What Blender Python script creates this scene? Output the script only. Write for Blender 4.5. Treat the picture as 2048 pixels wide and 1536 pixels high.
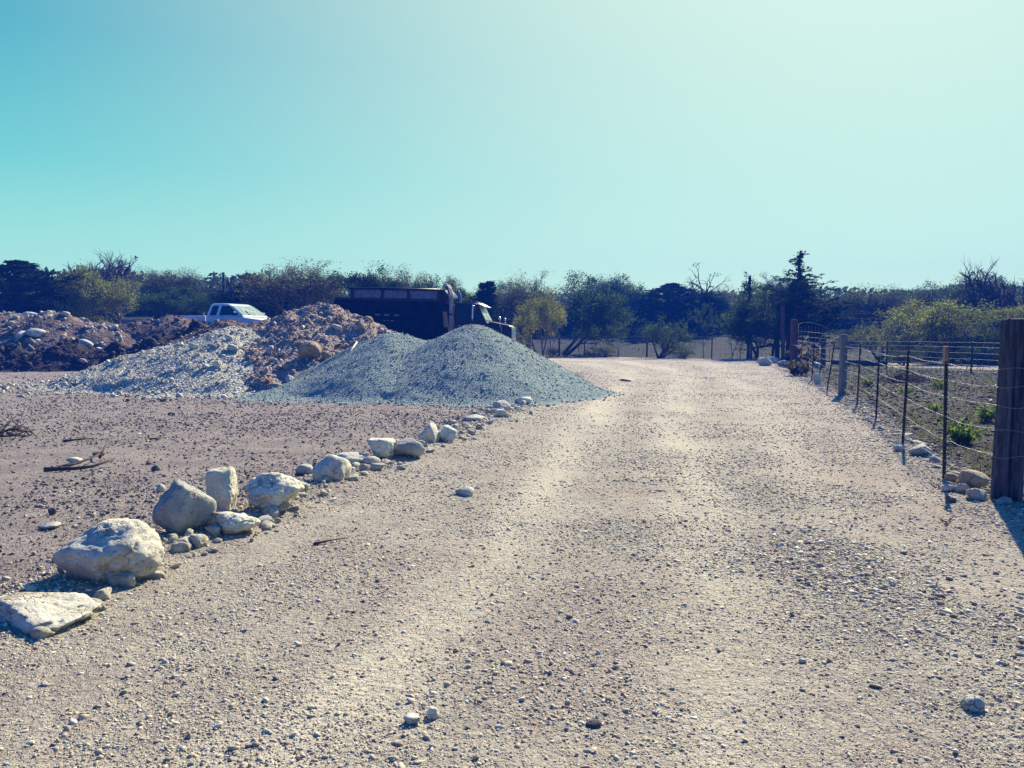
import bpy, bmesh, math, random
import numpy as np
from mathutils import Vector, Matrix

for _o in list(bpy.data.objects):
    bpy.data.objects.remove(_o, do_unlink=True)
SC = bpy.context.scene
COL = SC.collection
R = math.radians

# ------------------------------------------------------------------ camera
FPX = 1570.0                      # focal length in pixels of the 2048 px wide photograph
PITCH = R(3.65)
CAMH = 1.6
cam_d = bpy.data.cameras.new("camera")
cam_d.sensor_width = 36.0
cam_d.lens = FPX / 2048 * 36.0
cam_d.clip_start = 0.05
cam_d.clip_end = 2000
cam = bpy.data.objects.new("camera", cam_d)
cam.location = (0, 0, CAMH)
cam.rotation_euler = (math.pi / 2 - PITCH, 0, 0)
COL.objects.link(cam)
SC.camera = cam

# ------------------------------------------------------------------ sky and sun
SUN_AZ, SUN_EL = R(27), R(37)
SUN = Vector((math.sin(SUN_AZ) * math.cos(SUN_EL), math.cos(SUN_AZ) * math.cos(SUN_EL), math.sin(SUN_EL)))
SC.view_settings.view_transform = 'Standard'
SC.view_settings.look = 'None'
SC.view_settings.exposure = 1.15
SC.view_settings.gamma = 1.0
SC.view_settings.use_curve_mapping = False
SC.cycles.use_denoising = True
SC.cycles.max_bounces = 6
SC.cycles.diffuse_bounces = 3
SC.cycles.transparent_max_bounces = 8
SC.cycles.volume_bounces = 0

sd = bpy.data.lights.new("sun", 'SUN')
sd.energy = 5.0
sd.angle = R(0.5)
sd.color = (1.0, 0.90, 0.66)
so = bpy.data.objects.new("sun", sd)
so.rotation_euler = SUN.to_track_quat('Z', 'Y').to_euler()
so.location = (20, 40, 60)
COL.objects.link(so)


def s2l(r, g, b, k=1.0):
    f = lambda c: (c / 255 / 12.92) if c / 255 <= 0.04045 else ((c / 255 + 0.055) / 1.055) ** 2.4
    return (f(r) * k, f(g) * k, f(b) * k, 1.0)


class NT:
    """small helper for writing node trees"""
    def __init__(self, tree):
        self.t = tree
        tree.nodes.clear()

    def n(self, typ, ins=None, **kw):
        nd = self.t.nodes.new(typ)
        for k, v in kw.items():
            setattr(nd, k, v)
        for k, v in (ins or {}).items():
            if isinstance(v, bpy.types.NodeSocket):
                self.t.links.new(v, nd.inputs[k])
            else:
                nd.inputs[k].default_value = v
        return nd

    def math(self, op, a, b=0.0, c=0.0, clamp=False):
        return self.n('ShaderNodeMath', {0: a, 1: b, 2: c}, operation=op, use_clamp=clamp).outputs[0]

    def mix(self, f, a, b, blend='MIX'):
        nd = self.n('ShaderNodeMix', data_type='RGBA', blend_type=blend)
        for k, v in ((0, f), (6, a), (7, b)):
            if isinstance(v, bpy.types.NodeSocket):
                self.t.links.new(v, nd.inputs[k])
            else:
                nd.inputs[k].default_value = v
        return nd.outputs[2]

    def ss(self, v, lo, hi, a=0.0, b=1.0):
        return self.n('ShaderNodeMapRange', {0: v, 1: lo, 2: hi, 3: a, 4: b}, interpolation_type='SMOOTHSTEP').outputs[0]

    def ramp(self, f, stops):
        nd = self.n('ShaderNodeValToRGB', {0: f})
        e = nd.color_ramp.elements
        while len(e) < len(stops):
            e.new(0.5)
        for i, (p, c) in enumerate(stops):
            e[i].position = p
            e[i].color = c if len(c) == 4 else (*c, 1)
        return nd.outputs[0]

    def noise(self, vec, scale, detail=4, rough=0.55, dist=0.0):
        return self.n('ShaderNodeTexNoise', {'Vector': vec, 'Scale': scale, 'Detail': detail, 'Roughness': rough, 'Distortion': dist}).outputs[0]


world = bpy.data.worlds.new("World")
SC.world = world
world.use_nodes = True
w = NT(world.node_tree)
tc = w.n('ShaderNodeTexCoord').outputs['Generated']
sep = w.n('ShaderNodeSeparateXYZ', {0: tc})
dot = w.n('ShaderNodeVectorMath', {0: tc, 1: SUN}, operation='DOT_PRODUCT').outputs['Value']
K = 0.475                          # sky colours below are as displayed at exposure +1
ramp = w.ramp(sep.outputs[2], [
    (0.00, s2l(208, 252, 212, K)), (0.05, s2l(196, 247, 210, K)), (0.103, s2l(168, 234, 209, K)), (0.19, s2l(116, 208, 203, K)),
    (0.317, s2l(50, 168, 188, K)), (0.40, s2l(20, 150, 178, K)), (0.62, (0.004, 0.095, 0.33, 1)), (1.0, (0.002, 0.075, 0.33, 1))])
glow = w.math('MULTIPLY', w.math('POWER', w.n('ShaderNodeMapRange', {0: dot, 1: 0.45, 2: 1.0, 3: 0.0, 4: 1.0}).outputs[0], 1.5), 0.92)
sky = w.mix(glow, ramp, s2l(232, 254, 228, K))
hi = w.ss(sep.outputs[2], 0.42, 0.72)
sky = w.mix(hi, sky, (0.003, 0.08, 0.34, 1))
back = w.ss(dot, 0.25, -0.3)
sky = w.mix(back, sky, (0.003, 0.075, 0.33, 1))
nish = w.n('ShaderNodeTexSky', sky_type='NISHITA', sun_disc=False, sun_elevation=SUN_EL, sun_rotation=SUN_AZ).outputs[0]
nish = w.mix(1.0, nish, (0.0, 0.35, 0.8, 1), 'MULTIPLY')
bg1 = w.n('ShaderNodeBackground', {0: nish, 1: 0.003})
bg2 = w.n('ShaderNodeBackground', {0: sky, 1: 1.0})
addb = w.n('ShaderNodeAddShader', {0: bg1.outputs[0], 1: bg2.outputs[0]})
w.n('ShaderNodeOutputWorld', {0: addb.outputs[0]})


# ------------------------------------------------------------------ numeric noise
def _hash(i, j, k, seed):
    h = (i.astype(np.uint32) * np.uint32(374761393) + j.astype(np.uint32) * np.uint32(668265263)
         + k.astype(np.uint32) * np.uint32(2147483647) + np.uint32((seed * 974634777) & 0xffffffff))
    h = (h ^ (h >> np.uint32(13))) * np.uint32(1274126177)
    h = (h ^ (h >> np.uint32(16))) * np.uint32(2246822519)
    h = h ^ (h >> np.uint32(13))
    return h.astype(np.float64) / 4294967295.0 * 2 - 1


def vnoise(P, seed=0):
    P = np.asarray(P, float)
    I = np.floor(P).astype(np.int64)
    F = P - I
    F = F * F * F * (F * (F * 6 - 15) + 10)
    I = I & 0xffffffff
    out = 0
    for a in (0, 1):
        wx = F[:, 0] if a else 1 - F[:, 0]
        for b in (0, 1):
            wy = F[:, 1] if b else 1 - F[:, 1]
            for c in (0, 1):
                wz = F[:, 2] if c else 1 - F[:, 2]
                out = out + wx * wy * wz * _hash(I[:, 0] + a, I[:, 1] + b, I[:, 2] + c, seed)
    return out


def fbm(P, octv=4, seed=0, gain=0.5):
    P = np.asarray(P, float)
    s, a, tot = 0, 1.0, 0
    for o in range(octv):
        s = s + a * vnoise(P * (2.03 ** o) + o * 17.3, seed + o)
        tot += a
        a *= gain
    return s / tot


def n2(x, y, scale, octv=4, seed=0, gain=0.5):
    x = np.atleast_1d(np.asarray(x, float)); y = np.atleast_1d(np.asarray(y, float))
    return fbm(np.stack([x * scale, y * scale, np.full_like(x, 3.7)], 1), octv, seed, gain)


def sstep(a, b, v):
    t = np.clip((v - a) / (b - a), 0, 1)
    return t * t * (3 - 2 * t)


# ------------------------------------------------------------------ terrain and pixel helpers
def terrain(x, y):
    x = np.asarray(x, float); y = np.asarray(y, float)
    rise = 1.5 * sstep(35, 44, y) + 1.5 * sstep(46, 64, y)
    rise = rise * sstep(2, -18, x)
    far = 1.5 * sstep(59.5, 84, y + 0.613 * np.maximum(x, 2.4))      # the field climbs gently beyond the far fence
    return np.maximum(rise, far)


def tz(x, y):
    return float(terrain(x, y))


_cp, _sp = math.cos(PITCH), math.sin(PITCH)


def ray(px, py):
    xc, yc = (px - 1024) / FPX, -(py - 768) / FPX
    return Vector((xc, _cp + yc * _sp, -_sp + yc * _cp))


def at(px, py, Y):
    d = ray(px, py)
    return Vector((0, 0, CAMH)) + d * (Y / d.y)


def hit(px, py):
    """point of the flat-to-rising terrain seen at that pixel"""
    d = ray(px, py)
    Y = 2.0
    while Y < 300:
        p = Vector((0, 0, CAMH)) + d * (Y / d.y)
        if p.z <= tz(p.x, p.y):
            return p
        Y *= 1.004
    return p


def pxz(py, Y):
    return at(1024, py, Y).z


def pxx(px, Y):
    return at(px, 668, Y).x


# ------------------------------------------------------------------ object helpers
def tag(o, label=None, cat=None, group=None, kind=None):
    if label: o['label'] = label
    if cat: o['category'] = cat
    if group: o['group'] = group
    if kind: o['kind'] = kind
    return o


def empty(name, loc=(0, 0, 0), rot=(0, 0, 0)):
    o = bpy.data.objects.new(name, None)
    o.location = loc; o.rotation_euler = rot
    o.empty_display_size = 0.1
    COL.objects.link(o)
    return o


def link(name, me, parent=None, mat=None, smooth=None):
    if mat is not None and not me.materials:
        me.materials.append(mat)
    o = bpy.data.objects.new(name, me)
    if parent: o.parent = parent
    COL.objects.link(o)
    return o


def copy_tree(o, parent=None):
    c = o.copy()
    COL.objects.link(c)
    if parent: c.parent = parent
    for ch in list(o.children):
        copy_tree(ch, c)
    return c


def np_mesh(name, V, F, mat=None, smooth=False, col=None, floats=None):
    """V (n,3); F array (m,k) or list of such arrays"""
    me = bpy.data.meshes.new(name)
    V = np.asarray(V, np.float32)
    Fs = F if isinstance(F, list) else [F]
    Fs = [np.asarray(f, np.int32) for f in Fs if len(f)]
    me.vertices.add(len(V))
    me.vertices.foreach_set('co', V.ravel())
    nl = sum(f.size for f in Fs); nf = sum(len(f) for f in Fs)
    me.loops.add(nl); me.polygons.add(nf)
    me.loops.foreach_set('vertex_index', np.concatenate([f.ravel() for f in Fs]))
    tot = np.concatenate([np.full(len(f), f.shape[1], np.int32) for f in Fs])
    start = np.concatenate([[0], np.cumsum(tot)[:-1]]).astype(np.int32)
    me.polygons.foreach_set('loop_start', start)
    me.polygons.foreach_set('loop_total', tot)
    me.update(calc_edges=True)
    if smooth:
        me.polygons.foreach_set('use_smooth', np.ones(nf, bool))
    if col is not None:
        a = me.color_attributes.new('col', 'FLOAT_COLOR', 'POINT')
        c = np.ones((len(V), 4), np.float32); c[:, :3] = col
        a.data.foreach_set('color', c.ravel())
    for k, v in (floats or {}).items():
        a = me.attributes.new(k, 'FLOAT', 'POINT')
        a.data.foreach_set('value', np.asarray(v, np.float32))
    if mat is not None:
        me.materials.append(mat)
    return me


class MB:
    """collects pieces with one material into one mesh"""
    def __init__(s):
        s.V = []; s.F = {}; s.C = []; s.n = 0

    def add(s, V, F, c=None):
        V = np.asarray(V, float)
        for f in (F if isinstance(F, list) else [F]):
            f = np.asarray(f, int)
            if len(f):
                s.F.setdefault(f.shape[1], []).append(f + s.n)
        s.V.append(V); s.n += len(V)
        if c is not None:
            s.C.append(np.tile(np.asarray(c, float), (len(V), 1)) if np.ndim(c) == 1 else c)

    def tube(s, P, r, n=6, cap=True, c=None):
        P = np.asarray(P, float); m = len(P)
        r = np.broadcast_to(np.asarray(r, float), (m,))
        T = np.gradient(P, axis=0); T /= np.linalg.norm(T, axis=1)[:, None] + 1e-9
        ref = np.array([0, 0, 1.0]) if abs(T[:, 2]).mean() < 0.8 else np.array([1.0, 0, 0])
        U = np.cross(T, ref); U /= np.linalg.norm(U, axis=1)[:, None] + 1e-9
        W = np.cross(T, U)
        a = np.arange(n) / n * 2 * math.pi
        V = P[:, None, :] + r[:, None, None] * (np.cos(a)[None, :, None] * U[:, None, :] + np.sin(a)[None, :, None] * W[:, None, :])
        i = np.arange(m - 1)[:, None] * n; j = np.arange(n)[None, :]; k = (j + 1) % n
        F = np.stack([i + j, i + k, i + n + k, i + n + j], -1).reshape(-1, 4)
        Fs = [F]
        if cap and n >= 3:
            Fs.append(np.arange(n)[None, ::-1]); Fs.append((m - 1) * n + np.arange(n)[None, :])
        s.add(V.reshape(-1, 3), Fs, c)

    def box(s, a, b, c=None):
        (x0, y0, z0), (x1, y1, z1) = a, b
        V = [(x0, y0, z0), (x1, y0, z0), (x1, y1, z0), (x0, y1, z0), (x0, y0, z1), (x1, y0, z1), (x1, y1, z1), (x0, y1, z1)]
        F = [(0, 3, 2, 1), (4, 5, 6, 7), (0, 1, 5, 4), (1, 2, 6, 5), (2, 3, 7, 6), (3, 0, 4, 7)]
        s.add(V, np.array(F), c)

    def mesh(s, name, mat, smooth=False):
        return np_mesh(name, np.concatenate(s.V), [np.concatenate(f) for f in s.F.values()], mat, smooth,
                       np.concatenate(s.C) if s.C else None)

    def build(s, name, mat, parent=None, smooth=False, bevel=0.0, seg=2):
        o = link(name, s.mesh(name, mat, smooth), parent)
        if bevel:
            bevelmod(o, bevel, seg)
        return o


def bevelmod(o, wdt, seg=2):
    m = o.modifiers.new('bevel', 'BEVEL')
    m.width = wdt; m.segments = seg; m.limit_method = 'ANGLE'; m.angle_limit = R(25)
    o.data.polygons.foreach_set('use_smooth', np.ones(len(o.data.polygons), bool))
    w_ = o.modifiers.new('weighted', 'WEIGHTED_NORMAL'); w_.keep_sharp = False


def prism(profile, hw, name, mat, parent=None, bevel=0.0, seg=2, y0=0.0):
    """side outline (x, z) swept across y; hw is half width, a number or f(x, z)"""
    f = hw if callable(hw) else (lambda x, z: hw)
    n = len(profile)
    V = [(x, y0 + f(x, z), z) for x, z in profile] + [(x, y0 - f(x, z), z) for x, z in profile]
    bm = bmesh.new()
    vs = [bm.verts.new(v) for v in V]
    bm.faces.new(vs[:n]); bm.faces.new(vs[n:][::-1])
    for i in range(n):
        j = (i + 1) % n
        bm.faces.new((vs[i], vs[n + i], vs[n + j], vs[j]))
    bmesh.ops.recalc_face_normals(bm, faces=bm.faces[:])
    me = bpy.data.meshes.new(name); bm.to_mesh(me); bm.free()
    o = link(name, me, parent, mat)
    if bevel:
        bevelmod(o, bevel, seg)
    return o


def panel(poly3, thick, name, mat, parent, bevel=0.0):
    """flat polygon in space given a real thickness along its normal"""
    P = [Vector(p) for p in poly3]
    nrm = (P[1] - P[0]).cross(P[2] - P[0]).normalized()
    n = len(P)
    bm = bmesh.new()
    a = [bm.verts.new(p + nrm * thick / 2) for p in P]; b = [bm.verts.new(p - nrm * thick / 2) for p in P]
    bm.faces.new(a); bm.faces.new(b[::-1])
    for i in range(n):
        j = (i + 1) % n
        bm.faces.new((a[i], b[i], b[j], a[j]))
    bmesh.ops.recalc_face_normals(bm, faces=bm.faces[:])
    me = bpy.data.meshes.new(name); bm.to_mesh(me); bm.free()
    o = link(name, me, parent, mat)
    if bevel: bevelmod(o, bevel)
    return o


# ------------------------------------------------------------------ materials
def newmat(name):
    m = bpy.data.materials.new(name); m.use_nodes = True
    return m, NT(m.node_tree)


def out(t, shader, disp=None):
    t.n('ShaderNodeOutputMaterial', {'Surface': shader})


def plain(name, color, rough=0.6, metal=0.0, var=0.25, scale=6.0, bump=0.0, spec=0.5, coat=0.0):
    """paint, metal, plastic: base colour with worn, dusty mottling"""
    m, t = newmat(name)
    v = t.n('ShaderNodeTexCoord').outputs['Object']
    n = t.noise(v, scale, 6, 0.62)
    c2 = tuple(min(1, c * (1 + var) + 0.02 * var) for c in color); c1 = tuple(c * (1 - var) for c in color)
    col = t.mix(t.ss(n, 0.32, 0.68), (*c1, 1), (*c2, 1))
    ins = {'Base Color': col, 'Roughness': t.ss(n, 0.2, 0.8, max(0.05, rough - 0.12), min(1, rough + 0.12)), 'Metallic': metal,
           'Specular IOR Level': spec, 'Coat Weight': coat}
    if bump:
        ins['Normal'] = t.n('ShaderNodeBump', {'Strength': 0.6, 'Distance': bump, 'Height': t.noise(v, scale * 3, 6, 0.6)}).outputs[0]
    out(t, t.n('ShaderNodeBsdfPrincipled', ins).outputs[0])
    return m


def stone_mat(name, a, b, stain, sc=6.0):
    """limestone: pale crust, ochre or brown stains, pits; object info varies each stone a little"""
    m, t = newmat(name)
    v = t.n('ShaderNodeTexCoord').outputs['Object']
    oi = t.n('ShaderNodeObjectInfo').outputs['Random']
    vv = t.n('ShaderNodeVectorMath', {0: v, 1: oi}, operation='ADD').outputs[0]
    n1 = t.noise(vv, sc, 6, 0.6, 0.4)
    n3 = t.noise(vv, sc * 0.35, 4, 0.6, 0.5)
    n2_ = t.noise(vv, sc * 7, 6, 0.7)
    col = t.mix(t.ss(n1, 0.35, 0.68), (*a, 1), (*b, 1))
    col = t.mix(t.ss(n3, 0.5, 0.68, 0, 0.8), col, (*stain, 1))
    col = t.mix(t.ss(n2_, 0.28, 0.52, 0.55, 0.0), col, tuple(0.4 * c for c in a) + (1,))
    wv = t.n('ShaderNodeVectorMath', {0: vv, 1: t.n('ShaderNodeTexNoise', {'Vector': vv, 'Scale': sc * 0.6, 'Detail': 3.0}).outputs['Color']}, operation='ADD').outputs[0]
    ck = t.n('ShaderNodeTexVoronoi', {'Vector': wv, 'Scale': sc * 0.45}, feature='DISTANCE_TO_EDGE').outputs['Distance']
    crack = t.math('MULTIPLY', t.ss(ck, 0.0, 0.035, 1.0, 0.0), t.ss(n3, 0.42, 0.58))
    col = t.mix(t.math('MULTIPLY', crack, 0.32), col, tuple(0.25 * c for c in stain) + (1,))
    h = t.math('ADD', t.math('MULTIPLY', n1, 0.6), t.math('MULTIPLY', n2_, 0.4))
    h = t.math('SUBTRACT', h, t.math('MULTIPLY', crack, 0.35))
    bmp = t.n('ShaderNodeBump', {'Strength': 1.0, 'Distance': 0.035, 'Height': h}).outputs[0]
    out(t, t.n('ShaderNodeBsdfPrincipled', {'Base Color': col, 'Roughness': 0.92, 'Specular IOR Level': 0.15, 'Normal': bmp}).outputs[0])
    return m


def attr_mat(name, rough=0.95, bump=0.004, sc=60, spec=0.15):
    """colour from the vertex attribute (each small stone has its own natural colour)"""
    m, t = newmat(name)
    c = t.n('ShaderNodeAttribute', attribute_name='col').outputs['Color']
    v = t.n('ShaderNodeTexCoord').outputs['Object']
    n = t.noise(v, sc, 3, 0.6)
    c = t.mix(t.ss(n, 0.3, 0.7, 0.0, 0.35), c, (0.1, 0.08, 0.06, 1))
    b = t.n('ShaderNodeBump', {'Strength': 0.5, 'Distance': bump, 'Height': n}).outputs[0]
    out(t, t.n('ShaderNodeBsdfPrincipled', {'Base Color': c, 'Roughness': rough, 'Specular IOR Level': spec, 'Normal': b}).outputs[0])
    return m


def leaf_mat(name, trans=0.45, hue=(1, 1, 1)):
    m, t = newmat(name)
    c = t.n('ShaderNodeAttribute', attribute_name='col').outputs['Color']
    oi = t.n('ShaderNodeObjectInfo').outputs['Random']
    c = t.mix(1.0, c, t.ramp(oi, [(0, (0.75, 0.8, 0.8)), (1, (1.2, 1.12, 1.05))]), 'MULTIPLY')
    d = t.n('ShaderNodeBsdfDiffuse', {'Color': c})
    tr = t.n('ShaderNodeBsdfTranslucent', {'Color': t.mix(1.0, c, (1.5, 1.5, 0.8, 1), 'MULTIPLY')})
    out(t, t.n('ShaderNodeMixShader', {0: trans, 1: d.outputs[0], 2: tr.outputs[0]}).outputs[0])
    return m


def bark_mat(name, a, b):
    m, t = newmat(name)
    v = t.n('ShaderNodeTexCoord').outputs['Object']
    mp = t.n('ShaderNodeMapping', {'Vector': v, 'Scale': (14, 14, 2.0)}).outputs[0]
    n = t.noise(mp, 1.5, 6, 0.65, 0.5)
    col = t.mix(t.ss(n, 0.3, 0.7), (*a, 1), (*b, 1))
    bmp = t.n('ShaderNodeBump', {'Strength': 0.8, 'Distance': 0.02, 'Height': n}).outputs[0]
    out(t, t.n('ShaderNodeBsdfPrincipled', {'Base Color': col, 'Roughness': 0.95, 'Specular IOR Level': 0.1, 'Normal': bmp}).outputs[0])
    return m


def ground_mat():
    """one soil for road, yard and pasture; vertex attributes hold the distance to the road edge, wheel tracks and pasture"""
    m, t = newmat('soil')
    pos = t.n('ShaderNodeNewGeometry').outputs['Position']
    A = lambda n: t.n('ShaderNodeAttribute', attribute_name=n).outputs['Fac']
    road, past, track, path = A('road'), A('past'), A('track'), A('path')
    big = t.noise(pos, 0.35, 5, 0.6, 0.3)
    mid = t.noise(pos, 1.6, 6, 0.62, 0.4)
    fine = t.noise(pos, 9, 6, 0.7)
    grit = t.noise(pos, 42, 5, 0.75)
    v1 = t.n('ShaderNodeTexVoronoi', {'Vector': pos, 'Scale': 30.0, 'Randomness': 1.0})
    v2 = t.n('ShaderNodeTexVoronoi', {'Vector': pos, 'Scale': 75.0, 'Randomness': 1.0})
    cell = t.n('ShaderNodeSeparateColor', {0: v1.outputs['Color']}).outputs[0]
    cell2 = t.n('ShaderNodeSeparateColor', {0: v2.outputs['Color']}).outputs[0]
    # road: cream caliche gravel with rosy clay
    rc = t.ramp(mid, [(0.3, (0.32, 0.285, 0.243)), (0.52, (0.415, 0.375, 0.312)), (0.72, (0.49, 0.455, 0.365))])
    rc = t.mix(t.ss(big, 0.46, 0.66, 0, 0.6), rc, (0.34, 0.262, 0.235, 1))
    rc = t.mix(t.math('MULTIPLY', track, t.ss(fine, 0.25, 0.6, 0.4, 0.9)), rc, (0.56, 0.51, 0.39, 1))
    rc = t.mix(t.ss(cell, 0.55, 1.0, 0, 0.45), rc, (0.56, 0.51, 0.40, 1))
    rc = t.mix(t.ss(cell2, 0.0, 0.3, 0.4, 0.0), rc, (0.19, 0.15, 0.14, 1))
    # yard: mauve brown churned dirt
    yc = t.ramp(mid, [(0.28, (0.195, 0.165, 0.163)), (0.5, (0.275, 0.238, 0.225)), (0.72, (0.36, 0.318, 0.29))])
    yc = t.mix(t.ss(big, 0.5, 0.7, 0, 0.55), yc, (0.35, 0.305, 0.265, 1))
    yc = t.mix(t.ss(cell2, 0.0, 0.35, 0.3, 0.0), yc, (0.13, 0.10, 0.105, 1))
    yc = t.mix(t.ss(cell, 0.85, 1.0, 0, 0.4), yc, (0.42, 0.36, 0.30, 1))
    # pasture: leaf litter near, grey green turf far, both darkened for the grass's own shade
    pc = t.ramp(mid, [(0.3, (0.02, 0.021, 0.024)), (0.5, (0.036, 0.036, 0.037)), (0.72, (0.068, 0.064, 0.06))])
    pc = t.mix(t.ss(big, 0.45, 0.6, 0, 0.75), pc, (0.045, 0.062, 0.036, 1))
    pc = t.mix(t.ss(cell, 0.86, 0.95, 0, 0.6), pc, (0.2, 0.17, 0.145, 1))
    turf = t.ramp(fine, [(0.3, (0.014, 0.022, 0.02)), (0.6, (0.028, 0.04, 0.033)), (0.8, (0.05, 0.062, 0.046))])
    sp = t.n('ShaderNodeSeparateXYZ', {0: pos}).outputs[1]
    pc = t.mix(t.ss(sp, 22, 40, 0, 0.97), pc, turf)
    rn = t.math('ADD', road, t.math('MULTIPLY', t.math('SUBTRACT', t.noise(pos, 2.2, 6, 0.7), 0.5), 1.6))
    col = t.mix(t.ss(rn, -0.35, 0.35), yc, rc)
    pn = t.math('ADD', past, t.math('MULTIPLY', t.math('SUBTRACT', t.noise(pos, 2.6, 6, 0.7), 0.5), 1.2))
    col = t.mix(t.ss(pn, -0.3, 0.35), col, pc)
    col = t.mix(t.math('MULTIPLY', path, t.ss(fine, 0.2, 0.5, 0.7, 1.0)), col, (0.40, 0.34, 0.26, 1))
    col = t.mix(t.ss(grit, 0.3, 0.7, 0.22, 0.0), col, (0.08, 0.06, 0.06, 1))
    h = t.math('ADD', t.math('MULTIPLY', v1.outputs['Distance'], -0.9), t.math('MULTIPLY', v2.outputs['Distance'], -0.5))
    v3 = t.n('ShaderNodeTexVoronoi', {'Vector': pos, 'Scale': 150.0, 'Randomness': 1.0})
    h = t.math('ADD', h, t.math('MULTIPLY', v3.outputs['Distance'], -0.35))
    h = t.math('ADD', h, t.math('MULTIPLY', grit, 0.9))
    h = t.math('MULTIPLY', h, t.math('SUBTRACT', 1.0, t.math('MULTIPLY', track, 0.5)))
    bmp = t.n('ShaderNodeBump', {'Strength': 1.0, 'Distance': 0.018, 'Height': h}).outputs[0]
    bmp = t.n('ShaderNodeBump', {'Strength': 0.7, 'Distance': 0.05, 'Height': fine, 'Normal': bmp}).outputs[0]
    out(t, t.n('ShaderNodeBsdfPrincipled', {'Base Color': col, 'Roughness': 0.97, 'Specular IOR Level': 0.1, 'Normal': bmp}).outputs[0])
    return m


M = {}
M['soil'] = ground_mat()
M['pebble'] = attr_mat('pebble', bump=0.003, sc=90)
M['rubble'] = attr_mat('rubble', bump=0.01, sc=25)
M['lime'] = stone_mat('limestone', (0.46, 0.43, 0.35), (0.62, 0.59, 0.49), (0.36, 0.28, 0.21), 7)
M['lime_white'] = stone_mat('white_limestone', (0.58, 0.55, 0.42), (0.74, 0.70, 0.55), (0.40, 0.34, 0.24), 7)
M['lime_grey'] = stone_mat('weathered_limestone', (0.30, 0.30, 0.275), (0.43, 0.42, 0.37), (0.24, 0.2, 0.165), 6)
M['rock_tan'] = stone_mat('tan_rock', (0.32, 0.23, 0.16), (0.46, 0.36, 0.25), (0.22, 0.12, 0.08), 5)
M['rock_dark'] = stone_mat('dark_rock', (0.10, 0.09, 0.095), (0.16, 0.14, 0.14), (0.2, 0.17, 0.16), 8)
M['leaf'] = leaf_mat('foliage')
M['needle'] = leaf_mat('evergreen_foliage', 0.2)
M['weed'] = leaf_mat('weed_leaf', 0.5)
M['bark'] = bark_mat('bark', (0.035, 0.03, 0.028), (0.085, 0.07, 0.06))
M['bark_pale'] = bark_mat('pale_bark', (0.07, 0.06, 0.055), (0.15, 0.13, 0.11))
M['dead'] = bark_mat('dead_wood', (0.06, 0.045, 0.045), (0.13, 0.10, 0.09))
M['post'] = bark_mat('weathered_post', (0.03, 0.034, 0.05), (0.105, 0.11, 0.135))
M['post_red'] = bark_mat('cedar_post', (0.07, 0.03, 0.028), (0.15, 0.075, 0.06))
M['post_grey'] = bark_mat('grey_post', (0.13, 0.13, 0.12), (0.22, 0.21, 0.19))
M['tpost'] = plain('dark_steel', (0.025, 0.022, 0.024), 0.6, 0.3, 0.4, 9)
M['tip'] = plain('rusty_tip', (0.28, 0.17, 0.11), 0.7, 0.0, 0.35, 12)
M['tip_pale'] = plain('pale_tip', (0.42, 0.38, 0.28), 0.7, 0.0, 0.3, 12)
M['wire'] = plain('galvanised_wire', (0.22, 0.22, 0.22), 0.6, 0.2, 0.2, 20)
M['wire_dull'] = plain('dull_wire', (0.16, 0.15, 0.15), 0.6, 0.3, 0.3, 20)
M['white'] = plain('white_paint', (0.70, 0.70, 0.66), 0.32, 0.0, 0.06, 3, coat=0.4)
M['black'] = plain('black_paint', (0.002, 0.004, 0.03), 0.4, 0.0, 0.3, 3, spec=0.25)
M['navy'] = plain('dark_dump_body', (0.0015, 0.004, 0.036), 0.9, 0.0, 0.35, 2.5, bump=0.004, spec=0.03)
M['board'] = plain('weathered_side_board', (0.10, 0.13, 0.19), 0.75, 0.0, 0.3, 5)
M['chrome'] = plain('bright_metal', (0.62, 0.62, 0.60), 0.25, 0.9, 0.1, 8)
M['stack'] = plain('dull_steel', (0.20, 0.25, 0.30), 0.75, 0.0, 0.2, 6)
M['glass'] = plain('dark_glass', (0.008, 0.009, 0.012), 0.12, 0.0, 0.1, 3)
M['screen'] = plain('dusty_lit_windscreen', (0.26, 0.34, 0.24), 0.25, 0.0, 0.12, 3)  # pale green stands in for light through the glass, besides dust
M['rubber'] = plain('tyre_rubber', (0.02, 0.02, 0.021), 0.85, 0.0, 0.3, 8)
M['letter'] = plain('white_lettering', (0.55, 0.55, 0.52), 0.6, 0.0, 0.1, 8)
M['canvas'] = plain('pale_canvas', (0.42, 0.36, 0.30), 0.85, 0.0, 0.2, 6)
M['orange'] = plain('orange_plastic', (0.42, 0.15, 0.07), 0.6, 0.0, 0.25, 10)
M['lamp'] = plain('lamp_lens', (0.5, 0.5, 0.46), 0.2, 0.0, 0.1, 8)
M['amber'] = plain('amber_lens', (0.55, 0.28, 0.05), 0.3, 0.0, 0.1, 8)

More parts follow.
